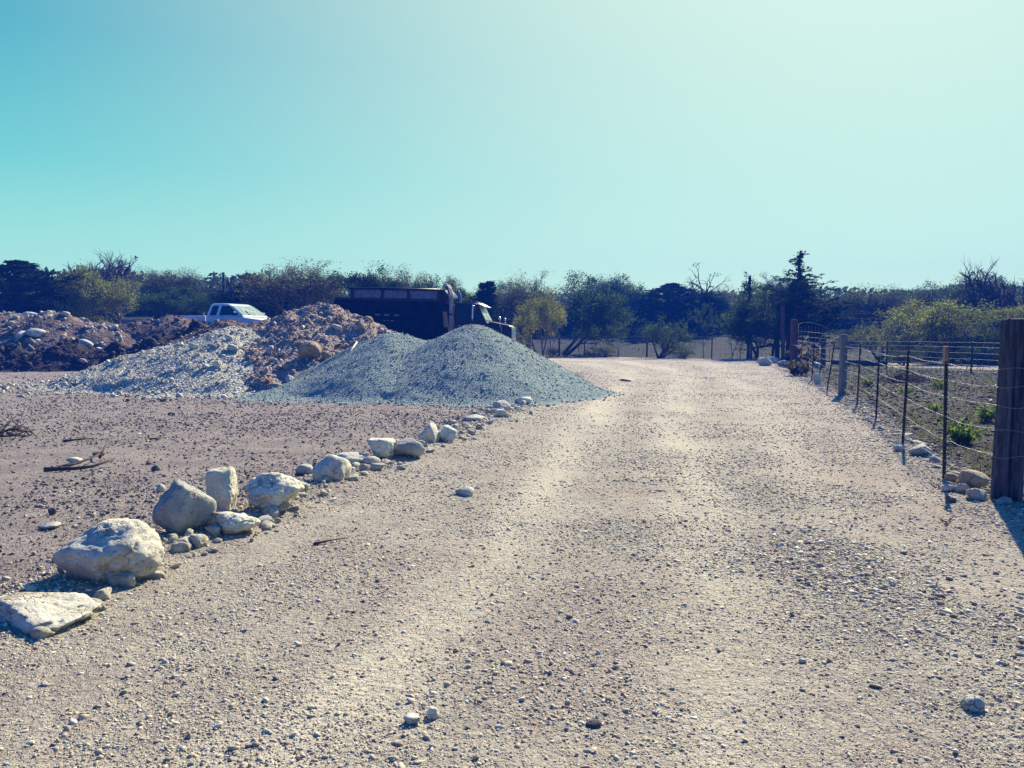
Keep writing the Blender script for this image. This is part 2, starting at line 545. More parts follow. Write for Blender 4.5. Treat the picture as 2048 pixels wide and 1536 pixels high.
# ------------------------------------------------------------------ regions of the ground
ROAD = np.array([(-3.2, -60), (-2.9, 0), (-2.66, 4.0), (-2.78, 4.8), (-2.6, 5.8), (-2.0, 7.4), (-1.6, 9.6), (-0.95, 11.9), (0.3, 18.3), (2.2, 24.5),
                 (2.8, 32), (1.5, 35.2), (-6, 35.0), (-13, 37), (-40, 40), (-90, 44), (-90, 60), (-40, 57), (-15, 57), (2.4, 57), (9, 53), (16.2, 48.5),
                 (15.3, 45.5), (12.8, 38), (9.7, 26), (8.5, 21), (7.6, 17.7), (6.5, 14), (5.3, 10.2), (4.7, 8.2), (4.4, 6.5), (4.6, 0), (5, -60)])
FENCE = np.array([(5.2, -60), (4.9, 0), (4.75, 7.0), (5.2, 9.2), (6.0, 11.8), (7.0, 14.8), (7.95, 17.7), (8.9, 21), (10.2, 26), (13.4, 38), (16.0, 46), (16.6, 48.7),
                  (9, 53.4), (2.4, 57.4), (-15, 57.6), (-30, 58), (-90, 62), (-500, 90), (-500, 600), (600, 600), (600, -60)])
PATH = np.array([(15, 46.5), (16.5, 43), (18.4, 39.5), (22, 36), (32, 29), (60, 20), (200, -10), (200, 0), (60, 27), (32, 35.5), (24, 41), (20, 44.5), (16.5, 48)])


def poly_sd(poly, x, y):
    """signed distance, positive inside"""
    x = np.asarray(x, float); y = np.asarray(y, float)
    best = np.full(x.shape, 1e18); inside = np.zeros(x.shape, bool)
    n = len(poly)
    for i in range(n):
        ax, ay = poly[i]; bx, by = poly[(i + 1) % n]
        ex, ey = bx - ax, by - ay
        t = np.clip(((x - ax) * ex + (y - ay) * ey) / (ex * ex + ey * ey), 0, 1)
        best = np.minimum(best, (x - ax - t * ex) ** 2 + (y - ay - t * ey) ** 2)
        c = ((ay > y) != (by > y))
        with np.errstate(divide='ignore', invalid='ignore'):
            inside ^= c & (x < ex * (y - ay) / (ey if ey else 1e-12) + ax)
    return np.where(inside, 1, -1) * np.sqrt(best)


TRACKS = [[(-0.95, 2.6), (-0.55, 4), (-0.15, 5.5), (0.35, 8), (1.0, 12), (2.2, 19), (4.2, 27), (5.2, 36), (4.2, 43), (-2, 48), (-20, 49)],
          [(0.75, 2.6), (1.05, 4), (1.45, 5.5), (1.95, 8), (2.7, 12), (3.9, 19), (6.0, 27), (7.3, 36), (6.4, 46), (-1, 52), (-20, 53)],
          [(2.3, 2.6), (2.5, 4), (2.9, 7), (3.6, 10), (4.9, 15), (6.0, 20), (7.6, 27), (9.6, 36), (11, 44)]]


def line_d(pts, x, y):
    best = np.full(np.shape(x), 1e18)
    for (ax, ay), (bx, by) in zip(pts[:-1], pts[1:]):
        ex, ey = bx - ax, by - ay
        t = np.clip(((x - ax) * ex + (y - ay) * ey) / (ex * ex + ey * ey), 0, 1)
        best = np.minimum(best, (x - ax - t * ex) ** 2 + (y - ay - t * ey) ** 2)
    return np.sqrt(best)


def track_w(x, y):
    wv = 0
    for k, tr in enumerate(TRACKS):
        wd = 0.32 + 0.012 * np.clip(y, 0, 40)
        wv = np.maximum(wv, np.exp(-(line_d(tr, x + 0.12 * n2(x, y, 0.5, 2, 40 + k), y) / wd) ** 2) * (0.55 if k == 2 else 1.0))
    return wv * np.clip(0.72 + 0.8 * n2(x * 1.6, y * 0.22, 1.0, 4, 47), 0.12, 1)


def micro(x, y, road, past, tr):
    """small relief: ruts, washboard lumps, churned yard"""
    fade = 1.0
    z = 0.03 * n2(x, y, 0.45, 3, 5) + 0.010 * n2(x, y, 2.2, 4, 6) * (1 - 0.6 * tr) + 0.005 * n2(x, y, 9, 4, 7) * (1 - 0.7 * tr)
    z = z + 0.004 * n2(x, y, 26, 3, 8) * (1 - 0.8 * tr)
    yd = sstep(0.2, -0.6, road) * sstep(0.2, -0.4, past)
    z = z + yd * (0.03 * n2(x, y, 1.3, 5, 9) + 0.012 * n2(x, y, 6, 4, 10))
    z = z - 0.018 * tr
    pa = sstep(-0.2, 0.4, past)
    z = z + pa * (0.04 * n2(x, y, 0.9, 5, 11) - 0.03)
    # low berm of spill along the left road edge
    z = z + 0.05 * np.exp(-((road + 0.05) / 0.35) ** 2) * sstep(20, 12, y) * (x < 2)
    return z


def gz(x, y):
    """height of the finished ground"""
    x = np.atleast_1d(np.asarray(x, float)); y = np.atleast_1d(np.asarray(y, float))
    rd, pa = poly_sd(ROAD, x, y), poly_sd(FENCE, x, y)
    return terrain(x, y) + micro(x, y, rd, pa, track_w(x, y))


def g1(x, y):
    return float(gz(x, y)[0])


def build_ground():
    r = np.concatenate([[0.0], np.exp(np.linspace(math.log(0.5), math.log(60), 640)), np.exp(np.linspace(math.log(61), math.log(700), 90))])
    fine = np.linspace(-50, 50, 470)
    coarse = np.linspace(54, 306, 64)
    a = np.radians(np.concatenate([fine, coarse]))
    na, nr = len(a), len(r)
    X = (r[:, None] * np.sin(a)[None, :]).ravel(); Y = (r[:, None] * np.cos(a)[None, :]).ravel()
    rd, pa = poly_sd(ROAD, X, Y), poly_sd(FENCE, X, Y)
    tr = track_w(X, Y)
    Z = terrain(X, Y) + micro(X, Y, rd, pa, tr) * sstep(300, 60, np.hypot(X, Y))
    pt = sstep(-0.5, 0.4, poly_sd(PATH, X, Y) + 0.5 * n2(X, Y, 0.8, 3, 51))
    V = np.stack([X, Y, Z], 1)
    i = np.arange(nr - 1)[:, None] * na; j = np.arange(na)[None, :]; k = (j + 1) % na
    F = np.stack([i + j, i + na + j, i + na + k, i + k], -1).reshape(-1, 4)[:, ::-1]
    rc, pc, tc_ = rd[F].mean(1), pa[F].mean(1), pt[F].mean(1)
    sel_path = (tc_ > 0.5) & (pc > 0)
    sel_past = (pc > 0) & ~sel_path
    sel_road = (rc > 0) & ~sel_past & ~sel_path
    sel_yard = ~(sel_path | sel_past | sel_road)
    for nm, sel in (('gravel_road', sel_road), ('dirt_yard', sel_yard), ('pasture', sel_past), ('dirt_path', sel_path)):
        f = F[sel]
        ids, inv = np.unique(f, return_inverse=True)
        me = np_mesh(nm, V[ids], inv.reshape(-1, 4), M['soil'], True,
                     floats={'road': rd[ids], 'past': pa[ids], 'track': tr[ids], 'path': pt[ids] * (pa[ids] > -0.5)})
        tag(link(nm, me), kind='structure')


build_ground()

# ------------------------------------------------------------------ stones
_ico = {}


def ico(sub):
    if sub not in _ico:
        bm = bmesh.new()
        bmesh.ops.create_icosphere(bm, subdivisions=sub, radius=1.0)
        V = np.array([v.co[:] for v in bm.verts]); F = np.array([[v.index for v in f.verts] for f in bm.faces])
        bm.free()
        _ico[sub] = (V, F)
    return _ico[sub]


def rock_mesh(name, seed, size, mat, sub=4, npl=11, lo=0.48, hi=0.88, rough=0.08, soft=24.0, planes=None, pit=0.0, flat_top=None):
    """a broken block: a ball cut by planes, edges worn, then pitted; size is its bounding box, base at z = 0"""
    rg = np.random.default_rng(seed)
    D, F = ico(sub)
    if planes is None:
        N = rg.normal(size=(npl, 3)); N /= np.linalg.norm(N, axis=1)[:, None]
        dk = rg.uniform(lo, hi, npl)
    else:
        N = np.array([p[:3] for p in planes], float); N /= np.linalg.norm(N, axis=1)[:, None]
        dk = np.array([p[3] for p in planes])
    D2 = D * np.where(D[:, 2:] < 0, np.array([1, 1, 0.45]), 1.0); D2 /= np.linalg.norm(D2, axis=1)[:, None]
    q = np.maximum(D2 @ N.T, 1e-3)
    rr = np.concatenate([dk[None, :] / q, np.full((len(D), 1), 1.0)], 1)
    rr = np.minimum(rr, 3)
    r = -np.log(np.exp(-soft * rr).sum(1)) / soft
    o = rg.uniform(0, 50, 3)
    P = D * r[:, None]
    dsp = rough * fbm(P * 1.8 + o, 5, seed, 0.55)
    rid = 1 - np.abs(fbm(P * 3.0 + o + 9, 4, seed + 3, 0.55)) * 2
    dsp = dsp - (0.03 + rough * 0.5) * np.maximum(rid - 0.6, 0) * 2 + (0.008 + rough * 0.16) * fbm(P * 11 + o, 4, seed + 5, 0.6)
    bn = rg.normal(size=3) * np.array([0.5, 0.5, 0.3]) + np.array([0, 0, 0.9]); bn /= np.linalg.norm(bn)
    bed = P @ bn * 3.1 + 1.1 * fbm(P * 1.3 + o + 60, 3, seed + 11) + o[0]
    dsp = dsp - rough * 0.55 * sstep(0.16, 0.0, np.abs(bed - np.round(bed))) * sstep(-0.1, 0.25, fbm(P * 1.1 + o + 80, 2, seed + 12))
    if pit:
        dsp = dsp - pit * sstep(0.25, 0.55, fbm(P * 4 + o + 30, 3, seed + 8))
    V = P * (1 + dsp / np.maximum(r, 0.3))[:, None]
    mn, mx = V.min(0), V.max(0)
    V = (V - (mn + mx) / 2) / (mx - mn) * np.array(size)
    V[:, 2] += size[2] / 2
    return np_mesh(name, V, F, mat, True)


def boulder(px0, px1, py0, py1, seed, label, mat='lime', depth=0.8, Y=None, sink=0.16, rotz=0.0, tilt=(0, 0), name='boulder', cat='boulder', group='limestone blocks lining the road edge', zoff=None, **kw):
    """block filling that box of the photograph, its foot on the ground it is seen on"""
    pxm = (px0 + px1) / 2
    if Y is None:
        p = hit(pxm, py1); Y = p.y
    dp = (px1 - px0) / FPX * Y * depth
    Y += dp * 0.4
    if group == 'stones on the gravel road': sink = 0.4
    wd = (px1 - px0) / FPX * Y
    x = pxx(pxm, Y)
    ht = max(0.3 * wd * (0.3 if cat == 'stone' else 0.6), pxz(py0, Y) - (g1(x, Y) if zoff is None else zoff))
    me = rock_mesh(name, seed, (wd, dp, ht * (1 + sink)), M[mat], **kw)
    zb = (g1(x, Y) if zoff is None else zoff) - ht * sink
    o = link(name, me)
    o.location = (x, Y, zb)
    o.rotation_euler = (tilt[0], tilt[1], rotz)
    return tag(o, label, cat, group)


G_ = 'limestone blocks lining the road edge'
boulder(-50, 170, 1192, 1278, 11, 'low broken limestone slab cut by the left edge, in front of the biggest boulder', 'lime', 1.0, sub=5, rough=0.10, npl=10, pit=0.08, lo=0.5, sink=0.75)
boulder(107, 305, 1042, 1182, 2, 'largest rounded tan boulder with hollowed pale top, nearest whole block on the road edge', 'lime', 0.85, sub=5, rough=0.075, npl=7, lo=0.75, hi=0.95, pit=0.10, soft=20, sink=0.2,
        planes=[(-.75, -.2, .8, .72), (.9, -.1, .35, .82), (0, -.7, .75, .78), (-.3, -.9, -.2, .82), (.55, -.8, -.35, .8), (.2, .9, .2, .8), (0, 0, 1, .88), (-.95, -.1, -.1, .9)])
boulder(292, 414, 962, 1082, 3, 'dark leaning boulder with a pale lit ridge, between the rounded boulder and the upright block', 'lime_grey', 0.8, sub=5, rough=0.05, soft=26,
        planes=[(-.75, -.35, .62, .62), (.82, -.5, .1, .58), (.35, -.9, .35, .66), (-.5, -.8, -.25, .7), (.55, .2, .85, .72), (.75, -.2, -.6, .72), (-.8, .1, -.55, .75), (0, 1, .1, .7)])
boulder(411, 463, 934, 1026, 4, 'upright white limestone block standing on end like a tooth', 'lime_white', 0.95, sub=5, rough=0.05, soft=30, sink=0.15,
        planes=[(0, 0, 1, .9), (1, 0, .12, .5), (-1, 0, .02, .5), (0, -1, -.05, .5), (0, 1, 0, .5), (-.7, -.3, -.8, .8), (.6, -.6, .25, .6)])
boulder(480, 602, 945, 1032, 5, 'white jagged limestone block with flaking ledges, right of the upright block', 'lime_white', 0.8, sub=5, rough=0.15, npl=8, pit=0.16, lo=0.5)
boulder(395, 512, 1022, 1078, 6, 'low white cracked block lying at the foot of the upright block', 'lime_white', 0.8, sub=5, rough=0.12, npl=9)
boulder(620, 699, 910, 970, 7, 'tan wedge shaped block rising to a lit right corner', 'lime', 0.75, sub=4, rough=0.06, soft=24, rotz=0.2,
        planes=[(-.75, -.2, .65, .55), (.85, -.3, .2, .62), (.2, -.9, .4, .55), (0, 1, .2, .6), (.4, .1, .9, .72), (0, 0, -1, .5)])
boulder(584, 626, 927, 950, 8, 'small grey rounded stone behind the tan wedge shaped block', 'lime_grey', 0.9, sub=3)
boulder(660, 734, 905, 934, 9, 'flat pale capstone propped over a dark hollow', 'lime', 0.8, sub=4, rough=0.1, npl=7)
boulder(722, 759, 912, 936, 10, 'small round tan stone before the ribbed white block', 'lime', 0.9, sub=3, lo=.8, hi=.95)
boulder(730, 789, 876, 926, 21, 'ribbed white limestone block with a flat top, left of the smooth grey block', 'lime_white', 0.8, sub=4, rough=0.12, soft=26,
        planes=[(0, 0, 1, .6), (-.9, -.2, -.25, .55), (.9, -.2, .1, .62), (0, -1, .1, .6), (0, 1, 0, .6), (.6, -.5, .6, .7), (.3, -.4, -.85, .7)])
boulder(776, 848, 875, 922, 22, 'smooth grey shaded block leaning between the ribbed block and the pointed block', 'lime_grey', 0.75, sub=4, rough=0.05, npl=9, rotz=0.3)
boulder(835, 877, 843, 894, 23, 'pointed white block standing as a fin', 'lime_white', 0.8, sub=4, rough=0.07, soft=26,
        planes=[(-.75, -.1, .65, .5), (.85, -.2, .35, .5), (0, -1, .1, .6), (0, 1, .1, .6), (0, 0, -1, .6)])
boulder(866, 910, 850, 890, 24, 'white block leaning on the fin, dark shadow under its right side', 'lime_white', 0.8, sub=4, rough=0.09, npl=8, tilt=(0, 0.2))
boulder(929, 968, 830, 850, 25, 'low pale stone left of the gap before the last road edge blocks', 'lime', 0.9, sub=3)
boulder(984, 1022, 801, 824, 26, 'pale block, left of the two white topped blocks nearest the grey gravel pile', 'lime', 0.9, sub=3)
boulder(990, 1020, 818, 838, 27, 'small pale block in front of the white topped blocks by the grey gravel pile', 'lime_white', 0.9, sub=3)
boulder(1031, 1064, 793, 809, 28, 'last white block of the road edge, beside the toe of the grey gravel pile', 'lime_white', 0.9, sub=3)

# stones loose in the yard and along the right fence
Y_ = 'stones loose in the dirt yard'
boulder(125, 154, 913, 928, 31, 'white flat stone behind the forked dead branch', 'lime_white', 0.9, Y=None, name='stone', cat='stone', group=Y_, sub=3)
boulder(294, 313, 930, 944, 32, 'dark angular stone right of the forked dead branch', 'rock_dark', 0.9, name='stone', cat='stone', group=Y_, sub=3)
boulder(178, 202, 903, 914, 33, 'dark flat oval stone above the forked dead branch', 'rock_dark', 0.9, name='stone', cat='stone', group=Y_, sub=3)
boulder(84, 98, 1015, 1029, 34, 'dark round clod left of the leaning boulder', 'rock_dark', 0.9, name='stone', cat='stone', group=Y_, sub=3)
boulder(62, 104, 1044, 1062, 35, 'pale wedge stone above the largest rounded boulder', 'lime', 0.9, name='stone', cat='stone', group=Y_, sub=3)
boulder(302, 322, 968, 984, 36, 'pale stone just above the dark leaning boulder', 'lime', 0.9, name='stone', cat='stone', group=Y_, sub=3)
boulder(315, 330, 796, 804, 37, 'dark lump below the foot of the pale rubble pile', 'rock_dark', 0.9, name='stone', cat='stone', group=Y_, sub=3)
boulder(331, 347, 824, 831, 38, 'dark flat lump in the middle of the yard', 'rock_dark', 0.9, name='stone', cat='stone', group=Y_, sub=3)
boulder(908, 948, 973, 992, 39, 'flat broken stone crust lying alone on the gravel road', 'lime', 0.9, name='stone', cat='stone', group='stones on the gravel road', sub=3, npl=6)
boulder(800, 836, 1428, 1452, 40, 'grey white cobble left of its egg shaped neighbour in the foreground', 'lime', 0.9, name='stone', cat='stone', group='stones on the gravel road', sub=4)
boulder(848, 874, 1414, 1440, 41, 'smooth egg shaped pale cobble in the foreground', 'lime_white', 0.9, name='stone', cat='stone', group='stones on the gravel road', sub=4, lo=.85, hi=.97, rough=0.02)
boulder(1176, 1210, 1440, 1457, 42, 'dark green grey flat cobble in the right foreground', 'rock_dark', 0.9, name='stone', cat='stone', group='stones on the gravel road', sub=4, lo=.8)
boulder(1953, 1995, 1392, 1424, 43, 'broad grey cobble lying in the coarse gravel at lower right', 'lime', 0.9, name='stone', cat='stone', group='stones on the gravel road', sub=4)
F_ = 'stones along the foot of the right fence'
boulder(1928, 1990, 940, 985, 51, 'large tan wedge stone against the foot of the big wooden post', 'rock_tan', 0.9, name='stone', cat='stone', group=F_, sub=4, npl=7)
boulder(1945, 1986, 974, 1003, 52, 'pale triangular stone touching the base of the big wooden post', 'lime', 0.9, name='stone', cat='stone', group=F_, sub=4, npl=7)
boulder(1902, 1924, 992, 1008, 53, 'dark cobble lying out on the gravel left of the big post', 'rock_dark', 0.9, name='stone', cat='stone', group=F_, sub=3)
boulder(1822, 1872, 888, 912, 54, 'long pale stone between the two nearest steel posts', 'lime', 0.7, name='stone', cat='stone', group=F_, sub=4)
boulder(1864, 1890, 911, 925, 55, 'pale flat stone left of the nearest steel post', 'lime_grey', 0.8, name='stone', cat='stone', group=F_, sub=3)
boulder(1893, 1922, 968, 984, 56, 'pale tan stone at the left end of the cluster by the big post', 'lime', 0.8, name='stone', cat='stone', group=F_, sub=3)
boulder(1920, 1948, 966, 986, 57, 'pale rounded stone at the right end of the cluster by the big post', 'lime', 0.8, name='stone', cat='stone', group=F_, sub=3)
boulder(1900, 1926, 946, 962, 58, 'tan stone just right of the nearest steel post', 'rock_tan', 0.8, name='stone', cat='stone', group=F_, sub=3)
boulder(1794, 1818, 889, 904, 59, 'pale stone at the foot of the second steel post', 'lime', 0.8, name='stone', cat='stone', group=F_, sub=3)
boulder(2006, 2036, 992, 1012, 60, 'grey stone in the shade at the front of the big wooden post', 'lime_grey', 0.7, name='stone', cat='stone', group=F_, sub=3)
boulder(1628, 1647, 746, 770, 61, 'white upright slab leaning at the foot of the far fence wires', 'lime_white', 0.35, name='stone', cat='stone', group=F_, sub=3, npl=6, sink=0.1)
boulder(1627, 1641, 724, 734, 62, 'yellowish pale stone behind the white upright slab', 'lime_white', 0.8, name='stone', cat='stone', group=F_, sub=3)
H_ = 'stones heaped at the gate posts'
boulder(1516, 1546, 715, 732, 63, 'left stone of the heap before the gate posts', 'lime', 0.8, name='stone', cat='stone', group=H_, sub=3)
boulder(1535, 1562, 713, 727, 64, 'top middle stone of the heap before the gate posts', 'lime', 0.8, name='stone', cat='stone', group=H_, sub=3)
boulder(1556, 1582, 720, 733, 65, 'right stone of the heap, against the reddish gate post', 'lime_grey', 0.8, name='stone', cat='stone', group=H_, sub=3)

rg = np.random.default_rng(77)
chunk = [rock_mesh('chunk', 300 + k, (1, 0.85, 0.7), M['lime' if k % 2 else 'lime_white'], sub=3, npl=9, rough=0.12, lo=0.36, hi=0.8, soft=34) for k in range(10)]
row = [(60, 1290), (205, 1200), (330, 1105), (360, 1090), (390, 1100), (430, 1080), (530, 1050), (560, 1040), (600, 1010), (630, 985), (690, 955), (720, 948),
       (745, 938), (780, 928), (820, 915), (860, 900), (900, 884), (930, 862), (960, 850), (990, 835), (1020, 820), (1045, 808)]
for (a, b), (c, d) in zip(row[:-1], row[1:]):
    for q in range(9):
        u = rg.uniform(); px, py = a + (c - a) * u + rg.normal() * 20, b + (d - b) * u + rg.normal() * 11
        p = hit(px, py)
        s = 0.035 + 0.10 * rg.uniform() ** 2.2 * (1 + 0.05 * p.y)
        o = link('chunk', chunk[rg.integers(10)])
        o.location = (p.x, p.y, g1(p.x, p.y) - s * 0.2); o.scale = (s * rg.uniform(0.8, 1.3), s, s * rg.uniform(0.7, 1.2)); o.rotation_euler = (rg.normal() * 0.15, rg.normal() * 0.15, rg.uniform(0, 6.3))
        tag(o, 'small pale limestone chunk in the rubble between the road edge blocks', 'stone', 'small chunks along the left road edge')
for k in range(46):
    u = rg.uniform()
    px, py = 1690 + 260 * u + rg.normal() * 13, 800 + 175 * u + rg.normal() * 8
    p = hit(px, py); s = rg.uniform(0.05, 0.16)
    o = link('chunk', chunk[rg.integers(10)])
    o.location = (p.x, p.y, g1(p.x, p.y) - s * 0.12); o.scale = (s * rg.uniform(0.8, 1.5), s, s * rg.uniform(0.4, 0.8)); o.rotation_euler = (rg.normal() * 0.15, rg.normal() * 0.15, rg.uniform(0, 6.3))
    tag(o, 'small pale stone in the strip of rubble below the right fence', 'stone', 'small stones below the right fence')

_base = []
for k in range(24):
    for sub in (1, 2):
        pass


def stone_shapes(sub, K=24, seed=5, ang=0.35):
    D, F = ico(sub)
    rg = np.random.default_rng(seed)
    L = []
    for k in range(K):
        N = rg.normal(size=(5, 3)); N /= np.linalg.norm(N, axis=1)[:, None]
        dk = rg.uniform(0.35, 0.9, 5)
        r = np.minimum((dk[None] / np.maximum(D @ N.T, 0.05)).min(1), 1.0) * (1 + ang * 0.4 * rg.normal(size=len(D)) * (0.22 if sub > 1 else 1))
        L.append(D * r[:, None])
    return np.array(L), F


def scatter(name, P, S, C, seed, flat=(0.35, 0.75), sub=1, sink=0.2, mat='pebble', tilt=0.25, parent=None):
    """many loose stones as ONE stuff mesh: P (n,3) foot points, S sizes (diameter), C colours"""
    rg = np.random.default_rng(seed)
    B, F = stone_shapes(sub, seed=seed)
    n = len(P)
    V = B[rg.integers(len(B), size=n)] * 0.5
    sc = np.stack([S * rg.uniform(0.9, 1.4, n), S * rg.uniform(0.65, 1.0, n), S * rg.uniform(flat[0], flat[1], n)], 1)
    V = V * sc[:, None, :]
    tx, ty, a = rg.normal(0, tilt, n), rg.normal(0, tilt, n), rg.uniform(0, 6.283, n)
    c, s = np.cos(tx)[:, None], np.sin(tx)[:, None]
    y, z = V[..., 1] * c - V[..., 2] * s, V[..., 1] * s + V[..., 2] * c
    x = V[..., 0]; c, s = np.cos(ty)[:, None], np.sin(ty)[:, None]
    x, z = x * c + z * s, -x * s + z * c
    c, s = np.cos(a)[:, None], np.sin(a)[:, None]
    x, y = x * c - y * s, x * s + y * c
    V = np.stack([x, y, z], -1)
    V[..., 2] += (sc[:, 2] * (0.5 - sink))[:, None]
    V += P[:, None, :]
    m = B.shape[1]
    FF = (F[None] + (np.arange(n) * m)[:, None, None]).reshape(-1, 3)
    me = np_mesh(name, V.reshape(-1, 3), FF, M[mat], False, np.repeat(C, m, 0))
    return tag(link(name, me, parent), kind='stuff')


def pick_col(rg, n, pal, wts, var=0.18):
    c = np.array(pal)[rg.choice(len(pal), n, p=np.array(wts) / sum(wts))]
    return np.clip(c * rg.uniform(1 - var, 1 + var, (n, 1)) * rg.uniform(0.96, 1.04, (n, 3)), 0, 1)


ROADPAL = [(0.52, 0.47, 0.36), (0.42, 0.36, 0.27), (0.33, 0.27, 0.22), (0.62, 0.57, 0.45), (0.20, 0.17, 0.16), (0.34, 0.24, 0.19)]
LIME0 = [(0.46, 0.44, 0.36), (0.58, 0.56, 0.47), (0.36, 0.32, 0.27), (0.68, 0.66, 0.56), (0.27, 0.22, 0.19)]
YARDPAL = [(0.12, 0.10, 0.105), (0.19, 0.16, 0.16), (0.28, 0.245, 0.235), (0.42, 0.37, 0.31), (0.56, 0.52, 0.44)]


def ground_stones():
    rg = np.random.default_rng(3)
    n = 620000
    # area-true sampling on rings, thinned so that only stones big enough to show at their range are kept
    th = np.radians(rg.uniform(-46, 46, n))
    k = 1.4
    u = rg.uniform(size=n)
    r0, r1 = 2.2, 56.0
    r = (r0 ** (1 - k) + u * (r1 ** (1 - k) - r0 ** (1 - k))) ** (1 / (1 - k))
    x, y = r * np.sin(th), r * np.cos(th)
    rd, pa = poly_sd(ROAD, x, y), poly_sd(FENCE, x, y)
    tr = track_w(x, y)
    smin = np.maximum(0.0065, r * 0.0019)
    S = smin * (1 - rg.uniform(size=n)) ** (-1 / 3.0)
    S = np.minimum(S, np.minimum(0.055, smin * 5))
    patch = np.clip(0.62 + 1.7 * n2(x, y, 0.9, 4, 60), 0.12, 1)
    coarse = np.clip(0.5 + 1.5 * n2(x, y, 0.55, 3, 61), 0, 1)
    right = sstep(-0.5, 2.5, x)
    onroad = rd + 0.4 * n2(x, y, 1.2, 3, 62) > 0
    keep = rg.uniform(size=n) < np.where(onroad, patch * (1 - 0.55 * sstep(7, 14, r)) * (1 - 0.8 * tr) * (0.5 + 0.5 * right), 0.3 * np.clip(0.55 + 1.5 * n2(x, y, 0.5, 4, 63), 0.12, 1))
    edge = np.exp(-((rd + 0.1) / 0.5) ** 2)
    keep |= (rg.uniform(size=n) < 0.8 * edge) & (rd < 0.5)
    keep &= (pa < 0.3)
    S = np.where(onroad, S * (0.9 + 0.9 * coarse * right * sstep(9, 5, r)), S)
    x, y, S, onroad, edge = x[keep], y[keep], S[keep], onroad[keep], edge[keep]
    P = np.stack([x, y, gz(x, y)], 1)
    Cr = pick_col(rg, len(x), ROADPAL, [4, 5, 2, 2.2, 0.35, 0.8])
    Cy = pick_col(rg, len(x), YARDPAL, [4, 4, 2.5, 1.2, 0.5])
    ed = rg.uniform(size=len(x)) < edge
    Cr[ed] = pick_col(rg, int(ed.sum()), ROADPAL, [4, 3, 2, 3, 1, 1])
    scatter('gravel', P[onroad], S[onroad], Cr[onroad], 21, sink=0.38, flat=(0.28, 0.6))
    scatter('clods', P[~onroad], S[~onroad], np.where(ed[:, None], Cr, Cy)[~onroad], 22, flat=(0.4, 0.8), sink=0.25)
    # coarse gravel lying packed in patches
    n = 95000
    r = np.sqrt(rg.uniform(2.3 ** 2, 8.5 ** 2, n)); th = np.radians(rg.uniform(-38, 44, n))
    x, y = r * np.sin(th), r * np.cos(th)
    pt = 1.25 * n2(x, y, 0.8, 4, 94) + 0.30 * sstep(0.0, 2.2, x) - 0.22 * track_w(x, y) - 0.2 * sstep(0.4, -0.8, x) + 0.02
    k = (poly_sd(ROAD, x, y) > 0.1) & (rg.uniform(size=n) < sstep(-0.12, 0.5, pt)) & (rg.uniform(size=n) < sstep(9.0, 5.0, r))
    x, y = x[k], y[k]
    S = np.minimum(0.011 * (1 - rg.uniform(size=len(x))) ** (-1 / 3.2), 0.045) * (1 + 0.3 * n2(x, y, 0.9, 2, 92))
    scatter('gravel', np.stack([x, y, gz(x, y)], 1), S, pick_col(rg, len(x), ROADPAL, [5, 5, 2, 2.4, 0.25, 0.6]), 25, sink=0.34, flat=(0.3, 0.6), tilt=0.35)
    # bigger cobbles strewn over the road
    n = 520
    r = np.sqrt(rg.uniform(2.5 ** 2, 22 ** 2, n)); th = np.radians(rg.uniform(-40, 40, n))
    x, y = r * np.sin(th), r * np.cos(th)
    k = (poly_sd(ROAD, x, y) > 0.1) & (rg.uniform(size=n) > 0.6 * track_w(x, y))
    x, y = x[k], y[k]
    scatter('cobbles', np.stack([x, y, gz(x, y)], 1), rg.uniform(0.02, 0.05, len(x)), pick_col(rg, len(x), ROADPAL, [4, 3, 1.5, 3, 1, 0.5]), 23, sub=2, flat=(0.4, 0.7), sink=0.3)
    # pale chips and broken stone spilled along the left road edge
    n = 16000
    y = rg.uniform(3.0, 20.0, n) ** 1.0; x = rg.uniform(-4.5, 2.5, n)
    e = poly_sd(ROAD, x, y)
    k = (x < 1.6) & (rg.uniform(size=n) < np.exp(-((e + 0.12) / 0.38) ** 2)) & (rg.uniform(size=n) < np.clip(0.75 + 0.9 * n2(x, y, 1.1, 3, 95), 0.25, 1))
    x, y = x[k], y[k]
    S = np.minimum(np.maximum(0.016, y * 0.002) * (1 - rg.uniform(size=len(x))) ** (-1 / 2.2), 0.10)
    scatter('rubble', np.stack([x, y, gz(x, y)], 1), S, pick_col(rg, len(x), LIME0, [4, 3.5, 2.5, 2, 1]), 26, sub=2, flat=(0.35, 0.75), sink=0.3, tilt=0.4)
    # dark clods of the churned yard
    n = 1500
    r = np.sqrt(rg.uniform(4 ** 2, 34 ** 2, n)); th = np.radians(rg.uniform(-44, 5, n))
    x, y = r * np.sin(th), r * np.cos(th)
    k = (poly_sd(ROAD, x, y) < -0.3) & (rg.uniform(size=n) < np.clip(0.45 + 1.6 * n2(x, y, 0.35, 3, 66), 0.05, 1))
    x, y = x[k], y[k]
    scatter('clods', np.stack([x, y, gz(x, y)], 1), rg.uniform(0.03, 0.10, len(x)) * np.clip(np.hypot(x, y) / 14, 0.55, 1.2), pick_col(rg, len(x), YARDPAL, [6, 3, 1, 1, 0.5]), 24, sub=2, flat=(0.45, 0.8), sink=0.25)


ground_stones()


